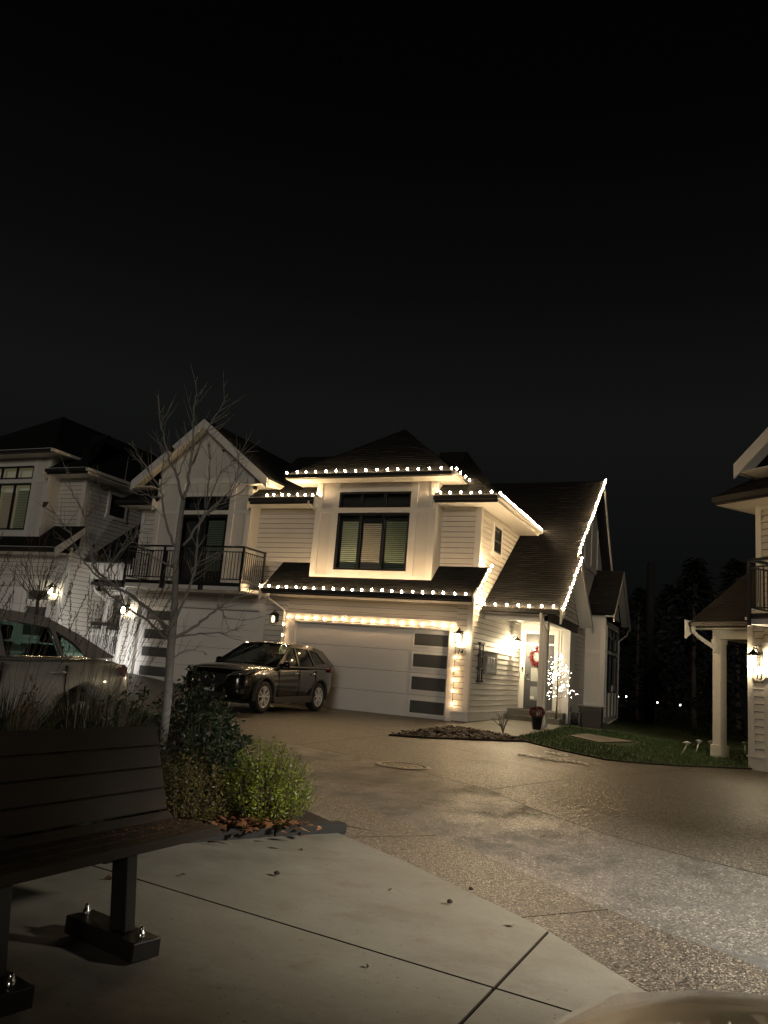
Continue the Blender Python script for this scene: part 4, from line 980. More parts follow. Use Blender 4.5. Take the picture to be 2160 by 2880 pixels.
def make_car(label, loc, rz, pm, suv=True, low_lamps=False):
    name = 'parked_suv' if suv else 'parked_car'
    T = thing(name, label, 'suv' if suv else 'car', loc, rz)
    P = M[pm]
    if suv:
        L, H = 4.54, 1.67
        st = [(-2.27,.46,.70,.72,.60),(-2.22,.34,.82,.86,.74),(-2.08,.26,.93,.97,.84),(-1.75,.23,.99,1.05,.895),(-1.30,.22,1.02,1.09,.915),(-.92,.22,1.045,1.11,.92),(-.3,.22,1.05,1.05,.92),(.6,.22,1.075,1.075,.92),(1.4,.23,1.11,1.11,.915),(1.85,.27,1.13,1.13,.89),(2.15,.36,1.11,1.11,.83),(2.27,.48,1.02,1.02,.76)]
        wr, fy, ry_ = .36, -1.37, 1.33
        sidep = dict(apil=[(-.92,1.06),(-.02,1.60)], win1=[(-.62,1.085),(.16,1.095),(.16,1.555),(.02,1.555),(-.25,1.40)], win2=[(.25,1.10),(1.02,1.125),(.86,1.545),(.25,1.56)], win3=[(1.10,1.155),(1.66,1.22),(1.36,1.485),(.96,1.53)],
            out=[(-.92,1.05),(-.02,1.60),(.40,1.655),(1.15,1.625),(1.72,1.535),(2.19,1.15),(1.85,1.125),(.6,1.07)], rail=1.62)
        ws = ((-.95,1.10),(-.04,1.60)); rs = ((2.18,1.17),(1.72,1.52))
    else:
        L, H = 4.62, 1.46
        st = [(-2.31,.42,.62,.64,.60),(-2.25,.30,.72,.76,.74),(-2.05,.22,.80,.84,.83),(-1.6,.20,.86,.92,.875),(-1.1,.19,.91,.98,.89),(-.75,.19,.94,1.00,.895),(-.2,.19,.95,.95,.90),(.6,.19,.965,.965,.90),(1.2,.20,.99,.99,.895),(1.65,.24,1.0,1.02,.875),(2.05,.30,.98,1.02,.83),(2.25,.38,.93,.97,.77),(2.31,.48,.84,.86,.70)]
        wr, fy, ry_ = .325, -1.42, 1.36
        sidep = dict(win1=[(-.52,.975),(.22,.985),(.22,1.335),(.02,1.33),(-.2,1.22)], win2=[(.31,.985),(1.02,1.0),(.95,1.29),(.31,1.335)], win3=[(1.08,1.005),(1.42,1.015),(1.24,1.16),(1.04,1.26)],
            out=[(-.80,.945),(.0,1.37),(.5,1.43),(.95,1.40),(1.40,1.24),(1.86,1.03),(1.2,.98),(.6,.955)], rail=1.38)
        ws = ((-.85,.985),(.0,1.37)); rs = ((1.80,1.03),(1.05,1.36))
    # -- lower body loft
    rows = []
    for (y,zb,zs,zt,w) in st:
        h = zs-zb
        half = [(0,zb),(.78*w,zb),(.955*w,zb+.10*h),(w*.995,zb+.34*h),(w,zb+.62*h),(w*.975,zb+.80*h),(w*.955,zb+.93*h),(w*.90,zs),(w*.72,zs+.55*(zt-zs)),(w*.35,zs+.9*(zt-zs)),(0,zt)]
        ring = [Vector((x,y,z)) for x,z in half]+[Vector((-x,y,z)) for x,z in half[-2:0:-1]]
        rows.append(ring)
    b = MB(); n = len(rows[0])
    for r in rows: b.v += [tuple(p) for p in r]
    b.smooth = True
    for i in range(len(rows)-1):
        for j in range(n): b.face((i*n+j, i*n+(j+1)%n, (i+1)*n+(j+1)%n, (i+1)*n+j))
    b.smooth = False
    b.face(tuple(range(n-1,-1,-1))); b.face(tuple((len(rows)-1)*n+k for k in range(n)))
    body = b.build('body', P, T)
    md = body.modifiers.new('s','SUBSURF'); md.levels = 1; md.render_levels = 1
    cut = []
    for y in (fy, ry_):
        for s in (-1,1):
            c = MB(); R_ = wr+.055; c.lathe([(0,-.16),(R_,-.16),(R_,.5),(0,.5)] if s > 0 else [(0,.16),(R_,.16),(R_,-.5),(0,-.5)], (s*.74,y,wr+.01),'x',28)
            co = c.build('cutter', M['black']); co.location = Vector(loc); co.rotation_euler = (0,0,rz)
            bm_ = co; co.parent = T; co.location = (0,0,0); co.rotation_euler = (0,0,0); cut.append(co)
    bpy.context.view_layer.update()
    boolean_cut(body, cut)
    b = MB(); b.box(-.62,-1.9,.20,.62,1.9,.30); b.build('underbody', M['rubber'], T)
    for y in (fy, ry_):
        for s in (-1,1): wheel(T, s*.80, y, wr, s, 5 if suv else 9)
    # -- wheel arch trim and sills
    if suv:
        for y in (fy, ry_):
            for s in (-1,1):
                b = MB(); r0, r1 = wr+.045, wr+.115; pts = [R(-12)+R(204)*k/18 for k in range(19)]
                rows2 = [[Vector((s*(.905+dx), y+rr*math.cos(a), wr+.01+rr*math.sin(a))) for a in pts] for rr, dx in ((r0,-.06),(r0,.02),(r1,.022),(r1+.01,-.03))]
                b.grid(rows2); b.build('wheel_arch', M['clad'], T)
        for s in (-1,1):
            b = MB(); b.prism([(s*.89,fy+.42,.22),(s*.89,ry_-.42,.22),(s*.89,ry_-.40,.40),(s*.89,fy+.44,.36)],(s*.035,0,0)); b.build('sill_cladding', M['clad'], T, bevel=.012)
    # -- cabin: side frames with real openings
    zb0 = st[5][2]; 
    def xz(z): return (.885 if suv else .865)-(.26 if suv else .27)*(z-zb0)/(H-zb0)
    for s in (-1,1):
        out, holes = sidep['out'], [sidep[k] for k in ('win1','win2','win3')]
        # tessellate outline minus windows as a fill of edges
        bm = bmesh.new(); 
        def loop(pts):
            vs = [bm.verts.new((s*xz(z), y, z)) for y, z in pts]
            return [bm.edges.new((vs[i], vs[(i+1)%len(vs)])) for i in range(len(vs))]
        ed = loop(out)
        for hl in holes: ed += loop(hl)
        bmesh.ops.triangle_fill(bm, use_beauty=True, use_dissolve=False, edges=ed)
        bmesh.ops.recalc_face_normals(bm, faces=bm.faces)
        me = bpy.data.meshes.new('side_frame'); bm.to_mesh(me); bm.free(); me.materials.append(P)
        o = bpy.data.objects.new('side_frame', me); COL.objects.link(o); o.parent = T
        md = o.modifiers.new('t','SOLIDIFY'); md.thickness = .03; md.offset = 0
        for hl in holes:
            c = sum(y for y,_ in hl)/len(hl), sum(z for _,z in hl)/len(hl)
            b = MB(); b.prism([(s*(xz(z)-.002), y, z) for y, z in hl], (s*.004,0,0)); b.build('side_window', M['suvglass'] if suv else M['carglass'], T)
            b = MB(); b.tube([(s*(xz(z)+.017), y, z) for y, z in hl+hl[:1]], .009, 6, False); b.build('window_seal', M['chrome'] if not suv else M['frame'], T)
        if not suv:
            b = MB(); b.tube([(s*(xz(z)+.02), y, z) for y, z in ((-.6,.962),(.25,.972),(1.02,.985),(1.44,.998))], .011, 6); b.build('belt_moulding', M['chrome'], T)
        # door lines, handles, mirror
        for yy in ((-.78,.20,1.08) if suv else (-.68,.26,1.10)):
            b = MB(); b.box(s*(.893 if suv else .868)-.004,yy-.004,.36,s*(.893 if suv else .868)+.028,yy+.004,zb0-.02); 
            b.build('door_gap', M['rubber'], T)
        for yy in ((.02,.92) if suv else (.05,.98)):
            zz = zb0-.10 if not suv else .93
            xs = s*(.925 if suv else .905)
            b = MB(); b.tube([(xs-.02*s,yy-.10,zz),(xs+.022*s,yy-.08,zz+.004),(xs+.026*s,yy+.06,zz+.006),(xs-.02*s,yy+.09,zz+.006)], .014, 6); b.build('door_handle', M['chrome'] if suv else P, T)
        b = MB(); my_, mz_ = (-.60, 1.13) if suv else (-.52, 1.02)
        b.lathe([(0,-.10),(.06,-.095),(.095,-.05),(.10,.0),(.085,.05),(0,.075)], (0,0,0), 'x', 14)
        b.v = [(s*(.985)+s*vx*1.15, my_+vy*.75, mz_+vz*.80) for vx,vy,vz in b.v]; b.build('wing_mirror', P, T)
        b = MB(); b.tube([(s*.86,my_,mz_-.05),(s*.95,my_,mz_-.02)], .028, 6); b.build('mirror_arm', M['black'], T)
    # roof, screens
    def xr(y):  # roof edge half width / height from the side outline
        o_ = sidep['out']
        for (y0,z0),(y1,z1) in zip(o_[:-1], o_[1:]):
            if y0 <= y <= y1: return xz(z0+(z1-z0)*(y-y0)/(y1-y0)), z0+(z1-z0)*(y-y0)/(y1-y0)
        return xz(o_[1][1]), o_[1][1]
    y0, y1 = ws[1][0], (rs[1][0])
    rows = []
    for k in range(11):
        y = y0+(y1-y0)*k/10; x, z = xr(y)
        rows.append([(x*j/6, y+( -.05*(1-(j/6)**2) if k == 0 else .05*(1-(j/6)**2) if k == 10 else 0), z+.035*(1-(j/6)**2)) for j in range(-6,7)])
    b = MB(); b.grid(rows); o = b.build('roof', P, T); md = o.modifiers.new('t','SOLIDIFY'); md.thickness = .03; md.offset = -1
    for nm, (a, c), fb in (('windscreen', ws, -1), ('rear_window', rs, 1)):
        rows = []
        for k in range(7):
            f = k/6; y = a[0]+(c[0]-a[0])*f; z = a[1]+(c[1]-a[1])*f; x = xz(z)-.012
            rows.append([(x*j/6, y+fb*.07*(1-(j/6)**2)*(1-.4*f), z+.012*(1-(j/6)**2)) for j in range(-6,7)])
        b = MB(); b.grid(rows); b.build(nm, M['carglass'], T)
    b = MB(); z0 = zb0-.10; b.box(-.78,-.8,z0-.25,.78,(1.9 if suv else 1.5),z0-.20); b.build('cabin_floor', M['seat'], T)
    b = MB(); b.prism([(-.74,-.9,z0),(-.74,-.55,z0+.10),(-.74,-.45,z0+.08),(-.74,-.40,z0-.2)],(1.48,0,0)); b.build('dashboard', M['seat'], T)
    for sy in (.12, 1.02):
        for s in (-1,1):
            b = MB(); b.prism([(s*.38-.23,sy-.02,z0-.20),(s*.38-.23,sy+.12,z0-.22),(s*.38-.23,sy+.30,z0+.28),(s*.38-.23,sy+.20,z0+.28)],(.46,0,0)); st_ = b.build('seat', M['seat'], T, bevel=.03)
            b = MB(); b.obox((s*.38,sy+.29,z0+.38),(.13,0,0),(0,.045,0),(0,.012,.085)); sub(b.build('headrest', M['seat'], T, bevel=.03), st_)
    b = MB(); pts = [(.38+.17*math.cos(a), -.30+.05*math.sin(a), z0+.10+.15*math.sin(a)) for a in [2*math.pi*k/20 for k in range(21)]]; b.tube(pts,.016,6,False); b.build('steering_wheel', M['seat'], T)
    # -- face and tail
    yF = -L/2; yR = L/2
    if suv:
        b = MB(); b.prism([(-.46,yF-.005,.83),(.46,yF-.005,.83),(.38,yF-.005,.62),(0,yF-.005,.56),(-.38,yF-.005,.62)],(0,.06,0)); g = b.build('grille', M['black'], T)
        for z in (.64,.69,.74,.79):
            b = MB(); b.box(-.40,yF-.02,z-.006,.40,yF-.006,z+.006); sub(b.build('grille_bar', M['clad'], T), g)
        b = MB(); b.tube([(-.62,yF+.06,.86),(-.44,yF-.01,.80),(-.36,yF-.03,.62),(0,yF-.04,.545),(.36,yF-.03,.62),(.44,yF-.01,.80),(.62,yF+.06,.86)],.014,6); b.build('grille_trim', M['chrome'], T)
        # winged oval badge
        b = MB(); b.tube([(.115*math.cos(a),yF-.035,.745+.085*math.sin(a)) for a in [2*math.pi*k/24 for k in range(25)]],.009,5,False); b.tube([(-.105,yF-.035,.77),(-.05,yF-.035,.765),(0,yF-.035,.715),(.05,yF-.035,.765),(.105,yF-.035,.77)],.009,5); b.build('badge', M['chrome'], T)
        b = MB(); b.box(-.46,yF-.02,.30,.46,yF+.04,.42); b.build('lower_intake', M['clad'], T, bevel=.01)
        b = MB(); b.box(-.155,yF-.055,.435,.155,yF-.04,.515); b.build('licence_plate', M['plate'], T)
    else:
        b = MB(); b.box(-.5,yF-.02,.40,.5,yF+.04,.62); b.build('grille', M['black'], T, bevel=.02)
        b = MB(); b.box(-.155,yR+.0,.62,.155,yR+.02,.72); b.build('licence_plate', M['plate'], T)
    for s in (-1,1):
        if suv:
            pts = [(s*.46,yF+.015,.80),(s*.80,yF+.16,.83),(s*.885,yF+.52,.965),(s*.80,yF+.30,.945),(s*.52,yF+.06,.875)]
            if low_lamps: pts = [(s*.46,yF+.015,.56),(s*.74,yF+.12,.57),(s*.78,yF+.14,.66),(s*.5,yF+.03,.65)]
            b = MB(); c = [Vector(p) for p in pts]; b.prism(c, Vector((s*.028,-.034,.012))); hl = b.build('headlight', M['headglass'], T, bevel=.008)
            b = MB(); b.lathe([(0,-.02),(.035,-.015),(.045,.02)],(s*.70,yF+.075,.855),'y',12); 
            if not low_lamps: sub(b.build('headlight_lens', M['chrome'], T), hl)
            b = MB(); b.lathe([(0,-.03),(.045,-.02),(.05,.03)],(s*.68,yF+.08,.47),'y',12); b.build('fog_lamp', M['headglass'], T)
            b = MB(); b.prism([(s*.50,yF+.05,.42),(s*.82,yF+.14,.42),(s*.82,yF+.14,.53),(s*.50,yF+.05,.50)],(0,-.02,0)); b.build('fog_lamp_bezel', M['black'], T)
            b = MB(); b.prism([(s*.74,yR-.10,.98),(s*.87,yR-.42,1.02),(s*.87,yR-.40,1.12),(s*.72,yR-.12,1.10)],(s*.05,.03,0)); b.build('tail_light', M['tail'], T, bevel=.01)
        else:
            b = MB(); b.prism([(s*.60,yR-.02,.78),(s*.84,yR-.30,.84),(s*.85,yR-.34,.96),(s*.66,yR-.06,.92)],(s*.03,.03,0)); b.build('tail_light', M['tailclear'], T, bevel=.01)
            b = MB(); b.prism([(s*.50,yF+.02,.66),(s*.80,yF+.16,.70),(s*.83,yF+.42,.80),(s*.56,yF+.05,.76)],(s*.02,-.03,0)); b.build('headlight', M['headglass'], T, bevel=.01)
    # wipers
    if suv:
        for x0,x1 in ((.62,.02),(.02,-.55)):
            b = MB(); y,z = ws[0]; b.tube([(x0,y-.05,z+.01),((x0+x1)/2,y+.04,z+.045),(x1,y+.01,z+.04)],.009,5); b.build('wiper', M['black'], T)
    return T
M['headglass'] = paint('headlamp_glass', (.30,.30,.30), .08, .1, metal=.6, bstr=0)
M['tailclear'] = paint('tail_lamp_pale', (.30,.10,.09), .1, .1, bstr=0)
make_car('dark bronze SUV parked nose out in front of the string-lit garage', (-10.84,17.77,.012), 0, 'suv', True)
make_car('silver sedan with dark windows parked behind the planting bed at left', (-7.37,5.55,gz(-7.37,5.55)+.005), 0, 'silver', False)
OWN = make_car('beige SUV whose bonnet edge shows in the bottom right corner', (.67,-1.12,.026), R(180), 'tan', True, True)
# ================================================================ BENCH
def bench():
    T = thing('park_bench', 'dark slatted park bench in the left foreground with litter on its seat', 'bench', (-2.4,2.6,.02), world=True)
    y0, y1 = 1.35, 3.48
    def dx(y): return -.055*(3.48-y)/1.24
    def plank(name, prof):
        b = MB(); b.prism([(x+dx(y0), y0, z) for x, z in prof], (0,0,0)); b.v = []; b.f = []; b.mi = []; b.sm = []
        n = len(prof); b.v = [(x+dx(y0),y0,z) for x,z in prof]+[(x,y1,z) for x,z in prof]
        b.face(tuple(range(n-1,-1,-1))); b.face(tuple(range(n,2*n)))
        for i in range(n): b.face((i,(i+1)%n,n+(i+1)%n,n+i))
        return b.build(name, M['wood'], T, bevel=.006)
    for x0,x1 in ((-2.27,-2.365),(-2.37,-2.465),(-2.47,-2.565)): plank('seat_plank', [(x0,.39),(x0,.432),(x1,.432),(x1,.39)])
    import itertools
    bx0, bz0, bx1, bz1 = -2.60,.465,-2.735,.862
    for k in range(4):
        f0, f1 = k/4+.006, (k+1)/4-.006
        xa, za, xb, zb = bx0+(bx1-bx0)*f0, bz0+(bz1-bz0)*f0, bx0+(bx1-bx0)*f1, bz0+(bz1-bz0)*f1
        plank('back_plank', [(xa,za),(xb,zb),(xb-.035,zb-.010),(xa-.035,za-.010)])
    plank('back_plank', [(-2.55,.432),(-2.594,.462),(-2.61,.455),(-2.575,.425)])
    for yl in (2.90, 2.27):
        d = dx(yl)
        b = MB(); b.prism([(-2.25+d,yl-.03,.10),(-2.335+d,yl-.03,.10),(-2.37+d,yl-.03,.388),(-2.285+d,yl-.03,.388)],(0,.06,0)); b.build('leg', M['benchleg'], T, bevel=.004)
        b = MB(); b.prism([(-2.40+d,yl-.03,.34),(-2.66+d,yl-.03,.34),(-2.66+d,yl-.03,.388),(-2.40+d,yl-.03,.388)],(0,.06,0)); b.prism([(-2.662+d,yl-.03,.34),(-2.70+d,yl-.03,.36),(-2.81+d,yl-.03,.80),(-2.775+d,yl-.03,.81),(-2.662+d,yl-.03,.43)],(0,.06,0)); b.build('back_support', M['benchleg'], T)
        b = MB(); c = Vector((-2.36+d, yl+.02, .06)); ax = Vector((-.47,.11,0)).normalized(); b.obox(c, ax*.235, Vector((-ax.y,ax.x,0))*.068, (0,0,.036)); ft = b.build('foot_block', M['benchleg'], T, bevel=.005)
        for s in (-1,1):
            b = MB(); q = c+ax*(.19*s)+Vector((0,0,.04)); b.lathe([(.016,0),(.016,.016),(.011,.02),(.0105,.032),(.006,.04),(0,.042)], tuple(q), n=10); sub(b.build('bolt', M['bolt'], T), ft)
    return T
bench()
def litter(name, label, spots, mat, size, group=None, n=1):
    t = thing(name, label, 'leaf litter', spots[0]); b = MB()
    for p in spots:
        s = size*random.uniform(.5,1.2); a = random.uniform(0,6.28); u = Vector((math.cos(a),math.sin(a),random.uniform(-.3,.3)))*s; v = Vector((-math.sin(a),math.cos(a),random.uniform(-.5,.5)))*s*.55
        q = Vector(p)-Vector(spots[0])+Vector((0,0,.3*s)); k = Vector((0,0,s*.25))
        b.poly([q-u,q-v*.8+k,q+u*.2+k*1.4]); b.poly([q-u,q+u*.2+k*1.4,q+v+k]); b.poly([q+u,q+v+k,q+u*.2+k*1.4]); b.poly([q+u,q+u*.2+k*1.4,q-v*.8+k])
    b.build('leaf', mat, t, kind='stuff', fix=False); return t
litter('leaf_litter', 'crumbs of dry leaves lying on the bench seat', [(random.uniform(-2.53,-2.30), 3.46-abs(random.gauss(0,.33)), .434) for _ in range(260)], M['leaf_dry'], .010)
# ================================================================ PLANTS
def leaf_cloud(b, c, ex, n, size, up=.3, shell=.55, ground=None):
    """n small pointed leaves spread through an uneven ellipsoid"""
    lob = [Vector((random.gauss(0,1),random.gauss(0,1),random.gauss(0,.8))).normalized() for _ in range(9)]
    for _ in range(n):
        d = Vector((random.gauss(0,1),random.gauss(0,1),random.gauss(0,1))).normalized()
        k = max(l.dot(d) for l in lob); r = (.70+.34*k)*random.uniform(shell,1)**.6
        p = Vector(c)+Vector((d.x*ex[0],d.y*ex[1],d.z*ex[2]))*r
        if ground is not None and p.z < ground+.01: continue
        leaf(b, p, (d+Vector((random.gauss(0,.6),random.gauss(0,.6),up+random.gauss(0,.5)))).normalized(), size*random.uniform(.6,1.25))
def leaf(b, p, d, s, w=.42):
    x = d.cross(Vector((random.gauss(0,1),random.gauss(0,1),random.gauss(0,1))))
    if x.length < 1e-4: return
    x.normalize(); nn = d.cross(x)*s*.16; i = len(b.v); x = x*s*w*.5
    b.v += [tuple(p), tuple(p+d*s*.5+x+nn), tuple(p+d*s), tuple(p+d*s*.5-x+nn), tuple(p+d*s*.5)]
    b.face((i,i+1,i+4)); b.face((i+1,i+2,i+4)); b.face((i+2,i+3,i+4)); b.face((i+3,i,i+4))
def shrub(label, base, ex, n, size, mat, stems=14, name='shrub', sprigs=0, lift=.12):
    """leafy shoots of uneven length fanning out of the root, each carrying its leaves"""
    t = thing(name, label, 'shrub', base); S_ = MB(); b = MB()
    shoots = max(40, int(n/26))
    lob = [random.uniform(0,6.28) for _ in range(4)]
    for k in range(shoots):
        a = random.uniform(0,6.28); rr = math.sqrt(random.random()); q = 1+.22*max(math.cos(a-l) for l in lob)*random.uniform(-.4,1)
        top = Vector((ex[0]*rr*q*math.cos(a), ex[1]*rr*q*math.sin(a), ex[2]*(2.0*math.sqrt(max(.05,1-.85*rr*rr))*random.uniform(.62,1.12)+.10)))
        root = Vector((top.x*.25,top.y*.25,0)); mid = root.lerp(top,.5)+Vector((top.x*.12,top.y*.12,-.02))
        if k < stems*4: S_.tube([root,mid,top],[.006,.0045,.0015],4,False)
        m = 26
        for i_ in range(m):
            f = 1-(1-lift)*random.random()**1.35
            p = root.lerp(mid,f*2) if f < .5 else mid.lerp(top,f*2-1)
            d = (Vector((random.gauss(0,1),random.gauss(0,1),random.gauss(.45,.6)))).normalized()
            leaf(b, p+d*random.uniform(0,.02), d, size*random.uniform(.45,1.3))
    S_.build('stem', M['bark2'], t, kind='stuff', fix=False)
    b.build('foliage', mat, t, kind='stuff', fix=False)
    return t
def clump(label, base, r, h, n, mat, plumes=0, lean=(0,0), name='ornamental_grass', spread=1.0):
    t = thing(name, label, 'grass clump', base); b = MB()
    def blade(a, L, out, w):
        d = Vector((math.cos(a),math.sin(a),0)); p = d*random.uniform(0,r*.35); pts = []; lk = random.uniform(-.6,3.2)
        for k in range(6):
            f = k/5; pts.append(p+d*(out*f**1.7)+Vector((lean[0]*lk*f*f,lean[1]*lk*f*f,L*(f-.42*f**3*out/r*.8))))
        s = Vector((-d.y,d.x,0)); i = len(b.v)
        for k,q in enumerate(pts): ww = w*(1-(k/5)**2*.95); b.v += [tuple(q-s*ww), tuple(q+s*ww)]
        for k in range(5): b.face((i+2*k,i+2*k+1,i+2*k+3,i+2*k+2))
    for _ in range(n): blade(random.uniform(0,6.28), h*random.uniform(.5,1.05), r*random.uniform(.3,1.55), random.uniform(.0025,.006))
    b.build('blade', mat, t, kind='stuff', fix=False)
    if plumes:
        b = MB()
        for _ in range(plumes):
            a = random.uniform(0,6.28); d = Vector((math.cos(a),math.sin(a),0)); L = h*random.uniform(1.35,1.95); o = r*random.uniform(.2,.9)
            top = d*o+Vector((lean[0]*1.3,lean[1]*1.3,L)); mid = d*o*.45+Vector((lean[0]*.3,lean[1]*.3,L*.6)); b.tube([d*.03, mid, top], [.0022,.0018,.0012], 4, False)
            ax = (top-mid).normalized()
            for j in range(26): leaf(b, top-ax*(.30*j/26), (ax+Vector((random.gauss(0,.35),random.gauss(0,.35),0))).normalized(), random.uniform(.02,.035), .22)
        b.build('seed_head', M['seedstalk'], t, kind='stuff', fix=False)
    return t
def bedz(x, y): return gz(x, y)+.058
def bp(x, y): return (x, y, bedz(x, y))
shrub('bright green round boxwood at the corner of the planting bed', bp(-3.12,5.30), (.36,.32,.27), 9500, .027, M['leaf_box'], 40, sprigs=90)
shrub('dull yellow-green shrub between the bench end and the boxwood', bp(-3.52,4.92), (.34,.28,.22), 5200, .027, M['leaf_rust'], 24, sprigs=40)
shrub('dark glossy laurel behind the bare tree trunk', bp(-4.75,6.55), (.42,.40,.46), 3000, .065, M['leaf_laurel'], 16)
shrub('dark glossy laurel right of the bare tree trunk', bp(-4.28,6.25), (.36,.36,.34), 2400, .06, M['leaf_laurel'], 14)
shrub('low dark laurel beside the kerb left of the boxwood', bp(-3.88,5.62), (.34,.34,.34), 2800, .05, M['leaf_laurel'], 14)
shrub('dark laurel left of the trunk, between it and the bench back', bp(-4.15,4.95), (.36,.34,.36), 2400, .055, M['leaf_laurel'], 14)
shrub('dark laurel between the tree trunk and the grass clumps', bp(-4.80,5.75), (.38,.36,.40), 2400, .06, M['leaf_laurel'], 14)
for (x,y,r,h,n,pl,lb) in ((-4.15,4.75,.46,.95,1300,16,'tall plumed grass clump just left of the laurels'),(-4.6,5.05,.45,1.0,1240,18,'plumed grass clump nearest the tail of the silver car'),(-3.75,4.05,.42,.84,1400,4,'grass clump behind the middle of the bench'),(-4.35,4.1,.42,.92,1280,10,'plumed grass clump behind the bench at mid left'),(-3.95,3.4,.42,.82,1400,3,'grass clump behind the bench near the left edge'),(-4.6,3.6,.40,.94,1120,8,'grass clump at the far left of the bed')):
    clump(lb, bp(x,y), r, h, n, M['drygrass'] if pl > 8 else M['grassblade'], pl, (.10,.05))
for (x,y,h,lb) in ((-5.0,5.35,1.02,'dense dark grass clump below the tail of the silver car'),(-5.05,4.65,1.0,'dense dark grass clump below the rear door of the silver car'),(-5.0,3.95,.96,'dense dark grass clump below the front door of the silver car')):
    clump(lb, bp(x,y), .46, h, 1500, M['grassblade'], 6, (.06,.03))
shrub('faded dark red flower clump in front of the silver car door', bp(-4.75,4.55), (.16,.16,.42), 500, .04, M['leaf_dry'], 10)
litter('leaf_litter', 'heap of reddish fallen leaves at the foot of the boxwood', [(-3.10+random.gauss(0,.13)+.5*k_, 5.12+random.gauss(0,.07)+.9*k_, .075+random.uniform(0,.05)) for k_ in [random.uniform(-.22,.25) for _ in range(170)]], M['leaf_dry'], .055)
def onb(px, py, z=.02): p = at_z(px, py, z); return (p.x, p.y, z)
def debris(label, a, c, r=.004, name='twig'):
    t = thing(name, label, 'twig', a); d = Vector(c)-Vector(a); b = MB(); b.tube([(0,0,r), d*.4+Vector((0,.01,r*2)), d*.7+Vector((0.01,0,r*1.6)), d+Vector((0,0,r))], [r,r*.9,r*.7,r*.4], 5); b.build('stem', M['seedstalk'], t); return t
debris('long pale dry stalk lying on the pavement beside the boxwood', onb(885.7,2312.8,.02), onb(1078,2344,.02), .005)
debris('short crooked twig lying at the kerb under the bench end', onb(584,2370,.025), onb(645,2378,.025), .006)
def fallen(label, px, py, s):
    p = onb(px, py, .016); t = thing('fallen_leaf', label, 'leaf', p); b = MB(); a = random.uniform(0,6.28)
    leaf(b, Vector((0,0,.004)), Vector((math.cos(a),math.sin(a),.12)).normalized(), s, .7); b.build('blade', M['leaf_brown'], t, fix=False)
for px, py, s_, lb in ((291,2473,.05,'dark fallen leaf under the front of the bench seat'),(502,2464,.045,'dark fallen leaf right of the bench leg'),(853,2392,.04,'small fallen leaf just below the boxwood'),(1102,2502,.035,'tiny fallen leaf between the two clods'),(1030,2715,.03,'tiny fallen leaf left of the crossing joints'),(1440,2600,.05,'fallen leaf on the pebbled strip by its joint'),(1180,2270,.05,'fallen leaf on the lane below the manhole cover')):
    fallen(lb, px, py, s_)
def stone(label, px, py, r):
    p = onb(px, py, .022); t = thing('stone', label, 'stone', p); b = MB()
    b.lathe([(0,0),(r*.8,.0),(r,r*.35),(r*.75,r*.8),(r*.3,r),(0,r*1.02)], n=9); b.v = [(x*random.uniform(.85,1.2),y*random.uniform(.85,1.2),z*random.uniform(.9,1.1)) for x,y,z in b.v]; b.build('pebble', M['mulch'], t)
stone('small dark round clod on the left part of the pavement', 778, 2459, .018)
stone('small dark clod near the pavement edge', 1264.8, 2539, .017)
stone('tiny dark clod on the pebbled strip', 1324, 2502, .014)
# ================================================================ BARE TREES
def bare_tree(label, paths, trunk, depth, name='bare_tree', mat='bark', twigs=8, leaves=15, jit=.35):
    """trunk and limbs follow real limb lines, each pushed to its own depth; twigs grow from them"""
    base = at_dist(*trunk[0][:2], depth); t = thing(name, label, 'tree', base, world=True)
    def P(px, py, off): return at_dist(px, py, depth+off)
    tp = [P(x, y, 0) for x, y, r in trunk]; b = MB(); b.tube(tp, [r for _,_,r in trunk], 10); b.build('trunk', M[mat], t)
    tips = []
    for lp in paths:
        o0, o1 = random.uniform(-.03,.03), random.uniform(-jit, jit); r0 = lp[0]; pts = lp[1:]; n = len(pts)
        pp = [P(x, y, o0+(o1-o0)*i/(n-1)) for i,(x,y) in enumerate(pts)]
        # refine with slight wobble
        fine = []
        for i in range(n-1):
            for k in range(4):
                q = pp[i].lerp(pp[i+1], k/4); fine.append(q+Vector((random.gauss(0,.006),random.gauss(0,.006),random.gauss(0,.004))) if k else q)
        fine.append(pp[-1]); m = len(fine); b = MB()
        b.tube(fine, [max(.0024, .72*r0*(1-.86*i/(m-1))) for i in range(m)], 6)
        L = sum((fine[i+1]-fine[i]).length for i in range(m-1))
        for k in range(int(twigs*L/.5)):
            i = random.randint(int(m*.25), m-2); d = (fine[i+1]-fine[i]).normalized()
            side = d.cross(Vector((random.gauss(0,1),random.gauss(0,1),random.gauss(0,1)))).normalized()
            dd = (d*.75+side*random.uniform(.5,1.0)+Vector((0,0,.25))).normalized(); ln = random.uniform(.10,.38)*(1-.4*i/m)
            q = [fine[i], fine[i]+dd*ln*.5+Vector((0,0,.01)), fine[i]+dd*ln+Vector((0,0,.05*ln/.3))]
            b.tube(q, [.0030,.0022,.0010], 4, False)
            if random.random() < .4:
                d3 = (dd+side.cross(dd)*random.choice((-.8,.8))).normalized(); b.tube([q[1], q[1]+d3*ln*.4], [.0024,.0012], 4, False)
            tips.append(q[2])
        tips.append(fine[-1])
        b.build('limb', M[mat], t)
    for k in range(leaves):
        p = random.choice(tips); b = MB(); s = random.uniform(.035,.06); d = Vector((random.gauss(0,.6),random.gauss(0,.6),-.8)).normalized()
        leaf(b, p, d, s*1.3, .9); b.build('leaf', M['leaf_brown'], t, fix=False)
    return t
TR = [(446,2160,.040),(453.6,2110,.038),(470,1980,.036),(480,1830,.034),(485,1785,.032),(492,1690,.027),(495,1570,.024),(505,1480,.021),(515,1405,.018)]
